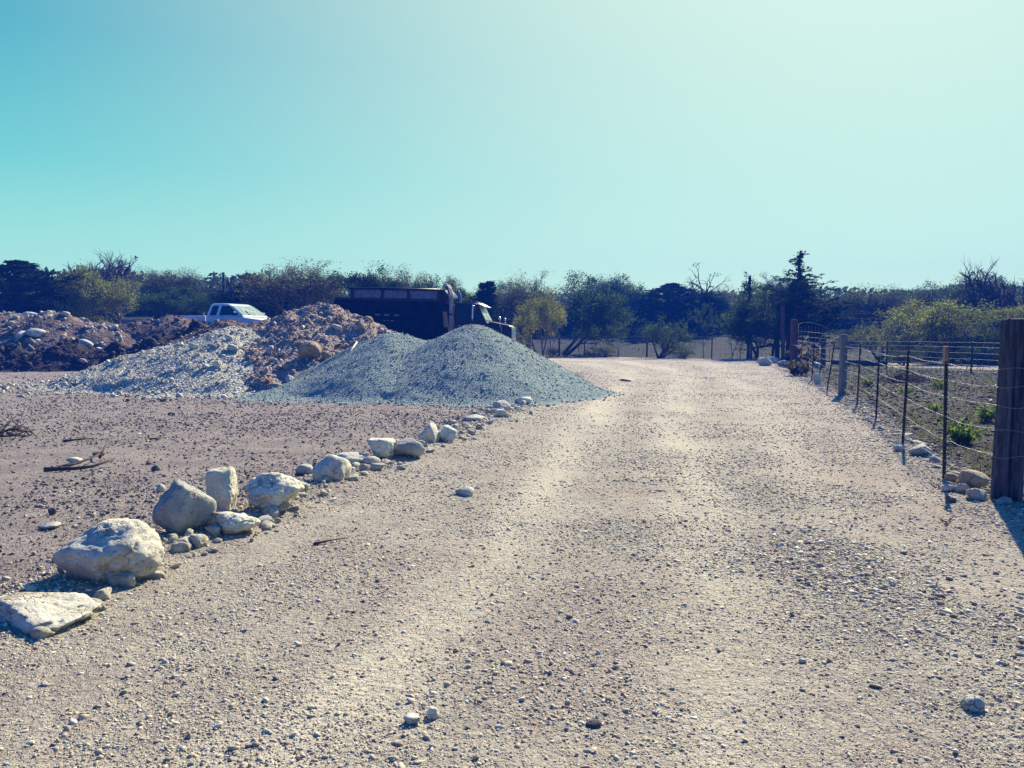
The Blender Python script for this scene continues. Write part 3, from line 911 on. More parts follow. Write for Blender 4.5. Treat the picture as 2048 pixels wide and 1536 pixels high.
# ------------------------------------------------------------------ heaps of stone and soil
def cone(X, Y, cx, cy, H, slope, cap=0.45, seed=0, sq=(1, 1)):
    dx, dy = (X - cx) / sq[0], (Y - cy) / sq[1]
    r = np.hypot(dx, dy) * (1 + 0.10 * vnoise(np.stack([np.cos(np.arctan2(dy, dx)) * 2, np.sin(np.arctan2(dy, dx)) * 2, np.full(X.shape, seed * 3.1)], 1), seed))
    h = H - slope * (np.sqrt(r * r + cap * cap) - cap)
    return np.where(h > 0.25, h, 0.25 * np.exp(np.minimum((h - 0.25) / 0.25, 0))) - 0.11


def heap(name, label, cat, cones, box, res, mat, lumps, stones, group='heaps of stone and soil', seed=1, skirt=0):
    """cones: (x, y, height over ground, slope, cap); lumps: (amplitude, frequency); stones: list of scatter specs"""
    x0, x1, y0, y1 = box
    nx, ny = int((x1 - x0) / res) + 1, int((y1 - y0) / res) + 1

    def hf(X, Y):
        h = np.full(X.shape, -0.2)
        for k, c in enumerate(cones):
            h2 = cone(X, Y, c[0], c[1], c[2], c[3], c[4] if len(c) > 4 else 0.45, seed + k, c[5] if len(c) > 5 else (1, 1))
            kx = 0.15
            h = np.maximum(h, h2) + kx * np.exp(-np.abs(h - h2) / kx) * 0.35 * (np.minimum(h, h2) > 0.1)
        body = sstep(-0.02, 0.3, h)
        for a, f in lumps:
            h = h + body * a * fbm(np.stack([X * f, Y * f, h * f], 1), 4, seed + int(f * 7), 0.5)
        return h
    gx, gy = np.meshgrid(np.linspace(x0, x1, nx), np.linspace(y0, y1, ny))
    X, Y = gx.ravel(), gy.ravel()
    h = hf(X, Y)
    tr_ = terrain(X, Y)
    cx, cy = cones[0][0], cones[0][1]
    base = empty(name, (cx, cy, tz(cx, cy)))
    tag(base, label, cat, group)
    V = np.stack([X - cx, Y - cy, tr_ + h - base.location.z], 1)
    i = np.arange(ny - 1)[:, None] * nx; j = np.arange(nx - 1)[None]
    F = np.stack([i + j, i + j + 1, i + nx + j + 1, i + nx + j], -1).reshape(-1, 4)
    F = F[h[F].max(1) > -0.035]
    ids, inv = np.unique(F, return_inverse=True)
    link('mound', np_mesh('mound', V[ids], inv.reshape(-1, 4), M[mat], True), base)
    rg = np.random.default_rng(seed + 100)
    for q, (cnt, smin, smax, pw, pal, wts, flat, sub, pred) in enumerate(stones):
        sx, sy = rg.uniform(x0, x1, cnt * 3), rg.uniform(y0, y1, cnt * 3)
        hh = hf(sx, sy)
        k = hh > 0.015
        if pred is not None:
            k &= pred(sx, sy, hh)
        sx, sy, hh = sx[k][:cnt], sy[k][:cnt], hh[k][:cnt]
        S = np.minimum(smin * (1 - rg.uniform(size=len(sx))) ** (-1 / pw), smax)
        o = scatter('rubble', np.stack([sx - cx, sy - cy, terrain(sx, sy) + hh - base.location.z], 1), S, pick_col(rg, len(sx), pal, wts), seed * 10 + q, flat, sub, 0.35, 'rubble', 0.5, base)
    if skirt:
        # loose stones that rolled past the foot
        sx, sy = rg.uniform(x0, x1, skirt * 4), rg.uniform(y0, y1, skirt * 4)
        hh = hf(sx, sy)
        k = (hh < 0.03) & (rg.uniform(size=len(sx)) < sstep(-0.112, -0.02, hh) ** 1.5)
        sx, sy = sx[k][:skirt], sy[k][:skirt]
        sp = stones[0]
        scatter('loose_stones', np.stack([sx - cx, sy - cy, gz(sx, sy) - base.location.z], 1), np.minimum(sp[1] * 1.3 * (1 - rg.uniform(size=len(sx))) ** (-1 / 2.3), sp[2] * 1.4), pick_col(rg, len(sx), sp[4], sp[5]), seed * 10 + 7, sp[6], 1, 0.3, 'rubble', 0.3, base)
    return base, (lambda x, y: float(terrain(x, y) + hf(np.array([x * 1.0]), np.array([y * 1.0]))[0]))


def heap_mat(name, a, b, c, sc):
    m, t = newmat(name)
    pos = t.n('ShaderNodeNewGeometry').outputs['Position']
    n = t.noise(pos, sc, 6, 0.65, 0.3)
    nb = t.noise(pos, sc * 0.2, 4, 0.6, 0.3)
    v = t.n('ShaderNodeTexVoronoi', {'Vector': pos, 'Scale': sc * 4})
    cell = t.n('ShaderNodeSeparateColor', {0: v.outputs['Color']}).outputs[0]
    col = t.mix(t.ss(n, 0.32, 0.68), (*a, 1), (*b, 1))
    col = t.mix(t.ss(nb, 0.45, 0.68, 0, 0.7), col, (*c, 1))
    col = t.mix(t.ss(cell, 0.0, 0.4, 0.5, 0), col, tuple(q * 0.45 for q in a) + (1,))
    h = t.math('ADD', n, t.math('MULTIPLY', v.outputs['Distance'], -0.7))
    bmp = t.n('ShaderNodeBump', {'Strength': 1.0, 'Distance': 0.06, 'Height': h}).outputs[0]
    out(t, t.n('ShaderNodeBsdfPrincipled', {'Base Color': col, 'Roughness': 0.97, 'Specular IOR Level': 0.1, 'Normal': bmp}).outputs[0])
    return m


M['heap_grey'] = heap_mat('grey_gravel', (0.20, 0.265, 0.26), (0.30, 0.38, 0.36), (0.27, 0.32, 0.30), 7)
M['heap_lime'] = heap_mat('limestone_rubble', (0.36, 0.345, 0.28), (0.52, 0.50, 0.40), (0.42, 0.37, 0.28), 4)
M['heap_tan'] = heap_mat('tan_rubble', (0.26, 0.20, 0.175), (0.40, 0.32, 0.27), (0.29, 0.21, 0.18), 4)
M['heap_dark'] = heap_mat('dark_soil', (0.022, 0.019, 0.024), (0.05, 0.04, 0.042), (0.07, 0.055, 0.055), 3)
M['heap_brown'] = heap_mat('brown_soil', (0.09, 0.065, 0.062), (0.17, 0.125, 0.11), (0.22, 0.165, 0.135), 3)

GREY = [(0.21, 0.28, 0.28), (0.28, 0.365, 0.355), (0.36, 0.44, 0.415), (0.48, 0.54, 0.49), (0.16, 0.21, 0.215)]
LIME = [(0.46, 0.45, 0.37), (0.56, 0.55, 0.46), (0.36, 0.34, 0.28), (0.66, 0.65, 0.55), (0.28, 0.25, 0.21)]
TAN = [(0.36, 0.28, 0.235), (0.46, 0.38, 0.31), (0.26, 0.19, 0.16), (0.58, 0.51, 0.41), (0.18, 0.13, 0.115)]
DARK = [(0.03, 0.025, 0.028), (0.055, 0.043, 0.045), (0.10, 0.078, 0.075), (0.42, 0.38, 0.32)]
BROWN = [(0.11, 0.08, 0.075), (0.18, 0.13, 0.115), (0.25, 0.2, 0.165), (0.5, 0.45, 0.36)]

_, hg = heap('gravel_pile', 'smooth blue grey gravel pile in front of the dump truck cab', 'gravel pile',
             [(-1.05, 21.3, 1.95, 0.60, 0.42), (-3.3, 21.6, 1.75, 0.56, 0.4), (-2.1, 21.6, 1.52, 0.52, 0.6), (-4.9, 20.9, 0.55, 0.3, 0.8)],
             (-9.5, 4.5, 16.6, 27), 0.06, 'heap_grey', [(0.07, 0.6), (0.03, 1.7), (0.012, 6)],
             [(24000, 0.016, 0.075, 2.9, GREY, [3, 4, 2, 1, 1.5], (0.5, 0.8), 1, None)], seed=1, skirt=4500)
_, hl = heap('limestone_pile', 'pale white limestone rubble pile sloping down to the left', 'rubble pile',
             [(-8.6, 24.5, 1.95, 0.47, 0.5), (-10.5, 24.2, 1.28, 0.40, 0.6), (-12.3, 24.3, 0.5, 0.22, 0.6), (-7.9, 22.9, 1.1, 0.42, 0.6)],
             (-17, -3.5, 18.5, 30), 0.075, 'heap_lime', [(0.14, 0.8), (0.08, 2.4), (0.04, 6)],
             [(17000, 0.025, 0.17, 2.5, LIME, [4, 3.5, 2.5, 1.5, 0.8], (0.5, 0.85), 1, None), (90, 0.10, 0.24, 2.8, LIME, [4, 3.5, 2, 2, 0.5], (0.5, 0.85), 2, None)], seed=2, skirt=2600)
_, hb = heap('tan_rubble_pile', 'tallest pile, reddish tan rock rubble between the white pickup and the dump truck', 'rubble pile',
             [(-6.35, 26.0, 2.72, 0.50, 0.4), (-5.0, 25.6, 1.95, 0.46, 0.5), (-7.6, 26.2, 2.1, 0.5, 0.4), (-6.0, 23.6, 1.3, 0.42, 0.6)],
             (-13, 1, 19.5, 33), 0.075, 'heap_tan', [(0.2, 0.9), (0.14, 2.2), (0.06, 6)],
             [(15000, 0.035, 0.24, 2.3, TAN, [4, 3.5, 2.5, 1.6, 1.0], (0.55, 0.9), 1, None), (260, 0.12, 0.34, 2.6, TAN, [3, 4, 1.5, 2, 0.5], (0.55, 0.9), 2, None)], seed=3, skirt=1200)
_, hd = heap('dark_soil_heap', 'low dark churned soil heap left of the pale limestone pile', 'soil heap',
             [(-20.0, 35.4, 1.3, 0.6, 0.3), (-22.4, 35.0, 1.12, 0.6, 0.3), (-18.0, 35.7, 1.3, 0.58, 0.3), (-16.0, 36.2, 1.6, 0.55, 0.3), (-24.5, 35.0, 1.12, 0.6, 0.4),
              (-14.6, 36.6, 1.85, 0.5, 0.5), (-13.0, 36.0, 2.05, 0.5, 0.5), (-26.8, 35.0, 1.15, 0.6, 0.3)],
             (-30, -7, 32.5, 40.5), 0.09, 'heap_dark', [(0.45, 0.9), (0.28, 2.1), (0.08, 6)],
             [(5000, 0.05, 0.4, 2.2, DARK, [4, 4, 1.5, 0.12], (0.6, 1.0), 1, None)], seed=4)
_, hw_ = heap('spoil_heap', 'heap of pale flat rocks at the left edge behind the dark soil', 'rock heap',
              [(-22.9, 38.9, 2.1, 0.55, 0.8), (-25.5, 38.7, 2.2, 0.55, 0.8), (-20.7, 38.6, 1.45, 0.5, 0.6)],
              (-32, -16, 33.5, 44), 0.09, 'heap_brown', [(0.18, 0.8), (0.12, 2.2), (0.05, 6)],
              [(2200, 0.06, 0.45, 2.0, LIME, [3, 2, 4, 1.2, 4], (0.35, 0.6), 1, None), (140, 0.2, 0.7, 2.4, LIME, [3, 3, 3, 1, 1], (0.35, 0.6), 2, None)], seed=5)
_, hm = heap('brown_soil_heap', 'brown soil heap with a grassy crest in front of the pickup bed', 'soil heap',
             [(-18.0, 41.4, 1.45, 0.46, 0.5), (-16.6, 40.6, 0.95, 0.42, 0.5), (-19.8, 42.0, 1.0, 0.36, 0.8)],
             (-26, -9, 37.5, 46.5), 0.1, 'heap_brown', [(0.2, 0.8), (0.12, 2.2), (0.05, 6)],
             [(3000, 0.05, 0.3, 2.2, BROWN, [4, 4, 2.5, 0.5], (0.5, 0.8), 1, None)], seed=6)
_, hm2 = heap('brown_soil_heap', 'small low brown mound between the left tree trunks and the dark soil heap', 'soil heap',
              [(-21.9, 42.5, 0.95, 0.36, 0.5), (-23.5, 42.8, 0.5, 0.3, 0.5)],
              (-27, -17.5, 39.5, 46), 0.1, 'heap_brown', [(0.15, 0.8), (0.1, 2.2), (0.05, 6)],
              [(1500, 0.05, 0.25, 2.2, BROWN, [4, 4, 2.5, 0.7], (0.5, 0.8), 1, None)], seed=7)
_, hm3 = heap('brown_soil_heap', 'reddish brown mound hiding the hood of the white pickup', 'soil heap',
              [(-10.7, 34.0, 2.35, 0.55, 0.6), (-12.2, 34.0, 2.25, 0.5, 0.6), (-9.4, 33.7, 1.9, 0.5, 0.4)],
              (-17, -5, 29, 39), 0.09, 'heap_brown', [(0.15, 0.9), (0.1, 2.2), (0.05, 6)],
              [(2500, 0.05, 0.3, 2.2, BROWN, [4, 4, 2.5, 0.8], (0.5, 0.8), 1, None)], seed=8)


def on_heap(px0, px1, py0, py1, Yd, hfun, seed, label, mat, **kw):
    d = ray((px0 + px1) / 2, py1 - 0.25 * (py1 - py0)); Y = 16.0
    while Y < 48:
        p = Vector((0, 0, CAMH)) + d * (Y / d.y)
        if p.z <= hfun(p.x, p.y): break
        Y += 0.12
    else:
        Y = Yd
    x = pxx((px0 + px1) / 2, Y)
    wd = (px1 - px0) / FPX * Y; ht = (py1 - py0) / FPX * Y
    me = rock_mesh('boulder', seed, (wd, wd * 0.8, ht * 1.15), M[mat], **kw)
    o = link('boulder', me)
    o.location = (x, Y, hfun(x, Y) - ht * 0.25)
    tag(o, label, 'boulder', 'boulders lying on the rubble piles')


on_heap(596, 642, 690, 727, 23.4, hb, 71, 'large tan boulder half buried in the face of the tallest pile', 'rock_tan', sub=4, npl=7, rough=0.1)
on_heap(642, 664, 705, 730, 23.0, hb, 72, 'tan boulder just right of the large half buried boulder', 'rock_tan', sub=3)
on_heap(632, 672, 742, 768, 22.0, hb, 73, 'tan flat sided boulder where the gravel pile meets the tan rubble', 'rock_tan', sub=4, npl=7)
on_heap(668, 688, 705, 722, 23.2, hb, 74, 'small tan boulder left of the pale stick', 'rock_tan', sub=3)
on_heap(534, 568, 768, 788, 21.0, hb, 75, 'tan boulder at the foot of the piles, beside its shadow', 'rock_tan', sub=3)
on_heap(566, 590, 754, 772, 21.6, hb, 76, 'pale wedge boulder above the tan boulder at the foot of the piles', 'lime', sub=3)
on_heap(538, 553, 626, 642, 28.2, hb, 77, 'white boulder on the skyline between the pickup and the tallest pile', 'lime_white', sub=3)
on_heap(660, 684, 650, 662, 25.2, hb, 78, 'flat pale boulder on the right shoulder of the tallest pile', 'lime', sub=3)
on_heap(52, 92, 660, 676, 36.9, hw_, 79, 'large flat pale rock at the crest of the rock heap on the left', 'lime', sub=3, npl=6)
on_heap(376, 396, 690, 703, 25.0, hl, 80, 'pale boulder on the left ridge of the limestone pile', 'lime_white', sub=3)
on_heap(454, 478, 694, 708, 22.4, hl, 81, 'pale tan boulder in the middle of the limestone pile face', 'lime', sub=3)
on_heap(424, 440, 723, 738, 21.6, hl, 82, 'pale boulder low on the limestone pile face', 'lime_white', sub=3)

# stick in the gravel pile
b_ = at(692, 738, 20.6); t_ = at(714, 684, 21.3)
b_.z = hg(b_.x, b_.y) - 0.05
mb = MB(); mb.tube([(0, 0, 0), tuple((t_ - b_) * 0.5 + Vector((0.01, 0, 0.01))), tuple(t_ - b_)], [0.026, 0.024, 0.02], 7)
o = mb.build('stick', plain('bleached_wood', (0.55, 0.52, 0.44), 0.7, 0, 0.2, 8), None, True); o.location = b_
tag(o, 'pale thin stick leaning in the gravel pile where it meets the tan rubble', 'stick')


# ------------------------------------------------------------------ trees
class Grow:
    def __init__(s, seed):
        s.r = np.random.default_rng(seed); s.mb = MB(); s.tips = []

    def branch(s, p, d, L, rad, lev, P):
        r = s.r
        n = max(3, int(4 - lev * 0.5))
        pts = [p.copy()]; rads = [rad]
        d = d / np.linalg.norm(d)
        end = rad * (P.get('taper', 0.45) if lev < P['levels'] else 0.3)
        kids = []
        for i in range(n):
            d = d + r.normal(size=3) * P['wig'] + np.array([0, 0, P['up'][min(lev, len(P['up']) - 1)]])
            d = d / np.linalg.norm(d)
            p = p + d * L / n
            f = (i + 1) / n
            pts.append(p.copy()); rads.append(rad + (end - rad) * f)
            if lev < P['levels'] and f > P['bare'][min(lev, len(P['bare']) - 1)]:
                kids.append((p.copy(), d.copy(), rads[-1], f))
            if lev >= P['levels'] - P.get('leaflev', 0):
                s.tips.append((p.copy(), d.copy()))
        s.mb.tube(pts, rads, 7 if lev == 0 else (5 if lev == 1 else 3), cap=False)
        if lev < P['levels']:
            nk = P['kids'][lev]
            for q in range(nk):
                kp, kd, kr, f = kids[r.integers(len(kids))] if q >= 2 else kids[-1]
                a = r.uniform(*P['ang'][min(lev, len(P['ang']) - 1)])
                ax = np.cross(kd, r.normal(size=3)); ax /= np.linalg.norm(ax) + 1e-9
                nd = kd * math.cos(a) + ax * math.sin(a)
                s.branch(kp, nd, L * r.uniform(*P['len']), kr * r.uniform(*P.get('kr', (0.55, 0.8))), lev + 1, P)


def leaves(rg, C, D, n_per, spread, size, pal, asp=1.6, along=0.0, outv=None):
    """leaf faces round the tips C; every tip has one shade of green, so the crown shows light and dark clumps"""
    m = len(C)
    P = np.repeat(C, n_per, 0) + rg.normal(size=(m * n_per, 3)) * np.array([1, 1, 0.75]) * spread
    n = len(P)
    N = rg.normal(size=(n, 3)); N /= np.linalg.norm(N, axis=1)[:, None]
    T = rg.normal(size=(n, 3))
    if along:
        T = T * (1 - along) + np.repeat(D, n_per, 0) * along * 2.0
    T = T - N * (T * N).sum(1)[:, None]; T /= np.linalg.norm(T, axis=1)[:, None] + 1e-9
    B = np.cross(N, T)
    sz = size * rg.uniform(0.6, 1.3, n)
    a, b = T * (sz * asp / 2)[:, None], B * (sz / 2)[:, None]
    V = np.stack([P - a, P + b * 0.9 - a * 0.1, P + a, P - b * 0.9 + a * 0.1], 1).reshape(-1, 3)
    F = np.arange(n * 4).reshape(-1, 4)
    cc = np.array(pal)[rg.integers(len(pal), size=m)] * rg.uniform(0.7, 1.3, (m, 1))
    c = np.repeat(np.repeat(cc, n_per, 0) * rg.uniform(0.75, 1.25, (n, 1)), 4, 0)
    return V, F, c


def norm_tree(parts, pct=98.5):
    """scale trunk and crown so that the tree is one metre tall and one metre wide"""
    A = np.concatenate([p[0] for p in parts])
    zmax = np.percentile(A[:, 2], pct)
    lo, hi_ = np.percentile(A[:, :2], 5, axis=0), np.percentile(A[:, :2], 95, axis=0)
    wd = (hi_ - lo).max()
    for p in parts:
        p[0][:, :2] /= wd; p[0][:, 2] /= zmax
    return parts


OLIVE = [(0.034, 0.066, 0.034), (0.052, 0.092, 0.042), (0.024, 0.046, 0.03), (0.075, 0.115, 0.048)]
DEEP = [(0.014, 0.026, 0.024), (0.02, 0.036, 0.03), (0.012, 0.02, 0.022)]
GREY_G = [(0.07, 0.085, 0.055), (0.09, 0.10, 0.06), (0.05, 0.065, 0.045)]
LIGHT = [(0.10, 0.13, 0.05), (0.13, 0.155, 0.06), (0.08, 0.11, 0.045), (0.16, 0.17, 0.07)]
YELLOW = [(0.17, 0.18, 0.05), (0.21, 0.21, 0.065), (0.13, 0.15, 0.045)]


def make_tree(seed, kind):
    rg = np.random.default_rng(seed)
    g = Grow(seed)
    P = dict(levels=4, wig=0.17, up=[0.12, 0.08, 0.05, 0.03], bare=[0.3, 0.25, 0.1, 0.0], kids=[5, 4, 4, 3], ang=[(0.4, 1.0), (0.4, 1.0), (0.4, 1.1)], len=(0.5, 0.78), leaflev=0)
    Z = np.array([0, 0, 1.0])
    if kind in ('oak', 'light', 'yellow', 'dark', 'shrub'):
        ns = {'oak': 2, 'dark': 2, 'light': 2, 'yellow': 3, 'shrub': 5}[kind]
        if kind == 'shrub':
            P.update(levels=3, kids=[5, 4, 4], bare=[0.15, 0.1, 0.0], leaflev=1)
        for q in range(ns):
            d = Z + rg.normal(size=3) * (0.25 if kind != 'shrub' else 0.55) * np.array([1, 1, 0.2])
            g.branch(np.array([rg.normal() * 0.05, rg.normal() * 0.05, -0.1]), d, 2.3, 0.13, 0, P)
        tips = g.tips
        T = np.array([t[0] for t in tips]); D = np.array([t[1] for t in tips])
        pal = {'oak': OLIVE, 'dark': DEEP, 'light': LIGHT, 'yellow': YELLOW, 'shrub': OLIVE if seed == 21 else LIGHT}[kind]
        npl = max(5, int({'oak': 20000, 'dark': 21000, 'light': 15000, 'yellow': 15000, 'shrub': 9000}[kind] / len(T)))
        k = rg.uniform(size=len(T)) < {'oak': 0.85, 'light': 0.8}.get(kind, 0.95)
        V, F, c = leaves(rg, T[k], D[k], npl, 0.18, 0.078 if kind != 'dark' else 0.088, pal)
        mat = 'leaf'
    elif kind in ('twiggy', 'bare', 'snag'):
        P.update(levels=4, wig=0.15 if kind == 'twiggy' else 0.24, kids=[6, 5, 5, 4] if kind == 'twiggy' else ([5, 4, 4, 3] if kind == 'bare' else [6, 3, 3, 2]), leaflev=0,
                 ang=[(0.35, 0.9), (0.35, 0.9), (0.3, 0.9)], taper=0.62, kr=(0.62, 0.9) if kind != 'twiggy' else (0.55, 0.8), up=[0.08, 0.14, 0.12, 0.1] if kind != 'snag' else [0.1, -0.05, -0.1, -0.12], bare=[0.35 if kind != 'snag' else 0.6, 0.2, 0.1, 0])
        ns = {'twiggy': 3, 'bare': 2, 'snag': 1}[kind]
        for q in range(ns):
            d = Z + rg.normal(size=3) * 0.28 * np.array([1, 1, 0.2]) * (1 if kind != 'snag' else 0.3)
            g.branch(np.array([rg.normal() * 0.05, rg.normal() * 0.05, -0.1]), d, 2.3, {'twiggy': 0.15, 'bare': 0.3, 'snag': 0.24}[kind], 0, P)
        T = np.array([t[0] for t in g.tips]); D = np.array([t[1] for t in g.tips])
        if kind == 'twiggy':
            k = rg.uniform(size=len(T)) < 0.6
            V, F, c = leaves(rg, T[k], D[k], max(3, int(9000 / k.sum())), 0.13, 0.062, GREY_G)
        else:
            q = T[rg.integers(len(T), size=10 if kind == 'bare' else 26)]      # clumps of mistletoe, or last withered tufts
            V, F, c = leaves(rg, q, np.zeros_like(q) + Z, 40 if kind == 'bare' else 10, 0.09, 0.065, DEEP)
        mat = 'leaf'
    elif kind in ('juniper', 'conifer'):
        # pointed evergreen: trunk, whorls of upswept limbs, needle sprays along each limb
        hgt, base = 6.0, (0.35 if kind == 'juniper' else 0.25)
        wob = rg.normal(size=(8, 2)).cumsum(0) * 0.05
        tp = np.stack([np.concatenate([[0], wob[:7, 0]]), np.concatenate([[0], wob[:7, 1]]), np.linspace(-0.1, hgt, 8)], 1)
        g.mb.tube(tp, np.linspace(0.16, 0.015, 8), 7, cap=False)
        tips = []
        nb = 120 if kind == 'juniper' else 88
        for q in range(nb):
            f = rg.uniform(base * 0.5, 1.0) if kind == 'juniper' else 0.10 + 0.89 * (q / nb) ** 0.9
            z = f * hgt
            prof = (1 - f) ** 1.05 if kind == 'conifer' else (min(1, (1 - f) * 1.7) ** 0.7) * (0.75 + 0.25 * math.sin(f * 9 + seed))
            Lb = max(0.10, prof * (1.75 if kind == 'juniper' else 2.3) * (rg.uniform(0.5, 1.3) if kind == 'juniper' else rg.uniform(0.3, 1.35)))
            a = rg.uniform(0, 6.283)
            d = np.array([math.cos(a), math.sin(a), 0.15 if kind == 'conifer' else 0.45])
            o_ = np.array([np.interp(z, tp[:, 2], tp[:, 0]), np.interp(z, tp[:, 2], tp[:, 1]), z])
            pts = [o_]
            for i in range(4):
                d = d + np.array([0, 0, 0.12 if kind == 'juniper' else 0.06]) + rg.normal(size=3) * 0.10
                d /= np.linalg.norm(d)
                pts.append(pts[-1] + d * Lb / 4)
                if i >= 1 or kind == 'conifer':
                    for s_ in range(2 if (kind == 'juniper' or rg.uniform() < Lb / 0.9) else 0):
                        dd = d + rg.normal(size=3) * 0.55; dd /= np.linalg.norm(dd)
                        tips.append((pts[-1] + dd * min(0.12, Lb * 0.22) * rg.uniform(0.3, 1.4), dd))
            g.mb.tube(pts, np.linspace(0.03, 0.008, 5), 3, cap=False)
        for q in range(10): tips.append((np.array([tp[-1, 0], tp[-1, 1], hgt * (1.0 - 0.012 * q)]), np.array([0, 0, 1.0])))
        T = np.array([t[0] for t in tips]); D = np.array([t[1] for t in tips])
        V, F, c = leaves(rg, T, D, max(5, int((9000 if kind == 'juniper' else 3600) / len(T))), 0.075 if kind == 'juniper' else 0.045, 0.08 if kind == 'juniper' else 0.06, DEEP if kind == 'juniper' else [(0.03, 0.045, 0.038), (0.04, 0.06, 0.045)], 2.2, 0.6)
        mat = 'needle'
    elif kind == 'sapling':
        P.update(levels=3, kids=[4, 3, 3], wig=0.13, bare=[0.45, 0.2, 0], up=[0.15, 0.2, 0.15])
        for q in range(2):
            g.branch(np.array([rg.normal() * 0.12, 0, -0.1]), Z + rg.normal(size=3) * np.array([0.15, 0.15, 0]), 2.2, 0.055, 0, P)
        T = np.array([t[0] for t in g.tips]); D = np.array([t[1] for t in g.tips])
        V, F, c = leaves(rg, T, D, 8, 0.12, 0.07, OLIVE)
        mat = 'leaf'
    TV = np.concatenate(g.mb.V)
    parts = norm_tree([[TV], [V]], 99.9 if kind in ('conifer', 'juniper', 'bare', 'snag') else 98.5)
    TF = [np.concatenate(f) for f in g.mb.F.values()]
    bark = {'twiggy': 'bark_pale', 'bare': 'dead', 'snag': 'dead', 'light': 'bark_pale', 'yellow': 'bark_pale'}.get(kind, 'bark')
    me_t = np_mesh('trunk', parts[0][0], TF, M[bark], True)
    me_c = np_mesh('crown', parts[1][0], F, M[mat], False, c)
    return me_t, me_c


KINDS = {'oak': [1, 2, 3], 'dark': [4, 5], 'light': [6, 7], 'yellow': [8], 'twiggy': [9, 10, 11], 'bare': [12, 13], 'snag': [14], 'juniper': [15, 16, 17], 'conifer': [18], 'sapling': [19, 20], 'shrub': [21, 22]}
PROTO = {k: [make_tree(s, k) for s in v] for k, v in KINDS.items()}
NAMES = {'oak': 'oak_tree', 'dark': 'evergreen_oak', 'light': 'leafy_tree', 'yellow': 'leafy_tree', 'twiggy': 'twiggy_tree', 'bare': 'bare_tree', 'snag': 'dead_tree', 'juniper': 'juniper_tree', 'conifer': 'conifer_tree', 'sapling': 'sapling', 'shrub': 'shrub'}
_tr = random.Random(5)
_cnt = {}


def tree(kind, px, top, wpx, Y, label, group='trees of the tree line', base=None, cat=None, lean=0.0):
    i = _cnt.get(kind, 0); _cnt[kind] = i + 1
    me_t, me_c = PROTO[kind][i % len(PROTO[kind])]
    x = pxx(px, Y)
    zb = tz(x, Y) if base is None else base
    h = pxz(top - (7 if group == 'trees of the tree line' else 0), Y) - zb
    wd = wpx / FPX * Y * (1.15 if group == 'trees of the tree line' else 1.0)
    o = empty(NAMES[kind], (x, Y, zb - 0.03), (0, lean, _tr.uniform(0, 6.28)))
    o.scale = (wd, wd, h)
    tag(o, label, cat or ('shrub' if kind == 'shrub' else 'sapling' if kind == 'sapling' else 'tree'), group)
    link('trunk', me_t, o)
    link('crown', me_c, o)
    return o


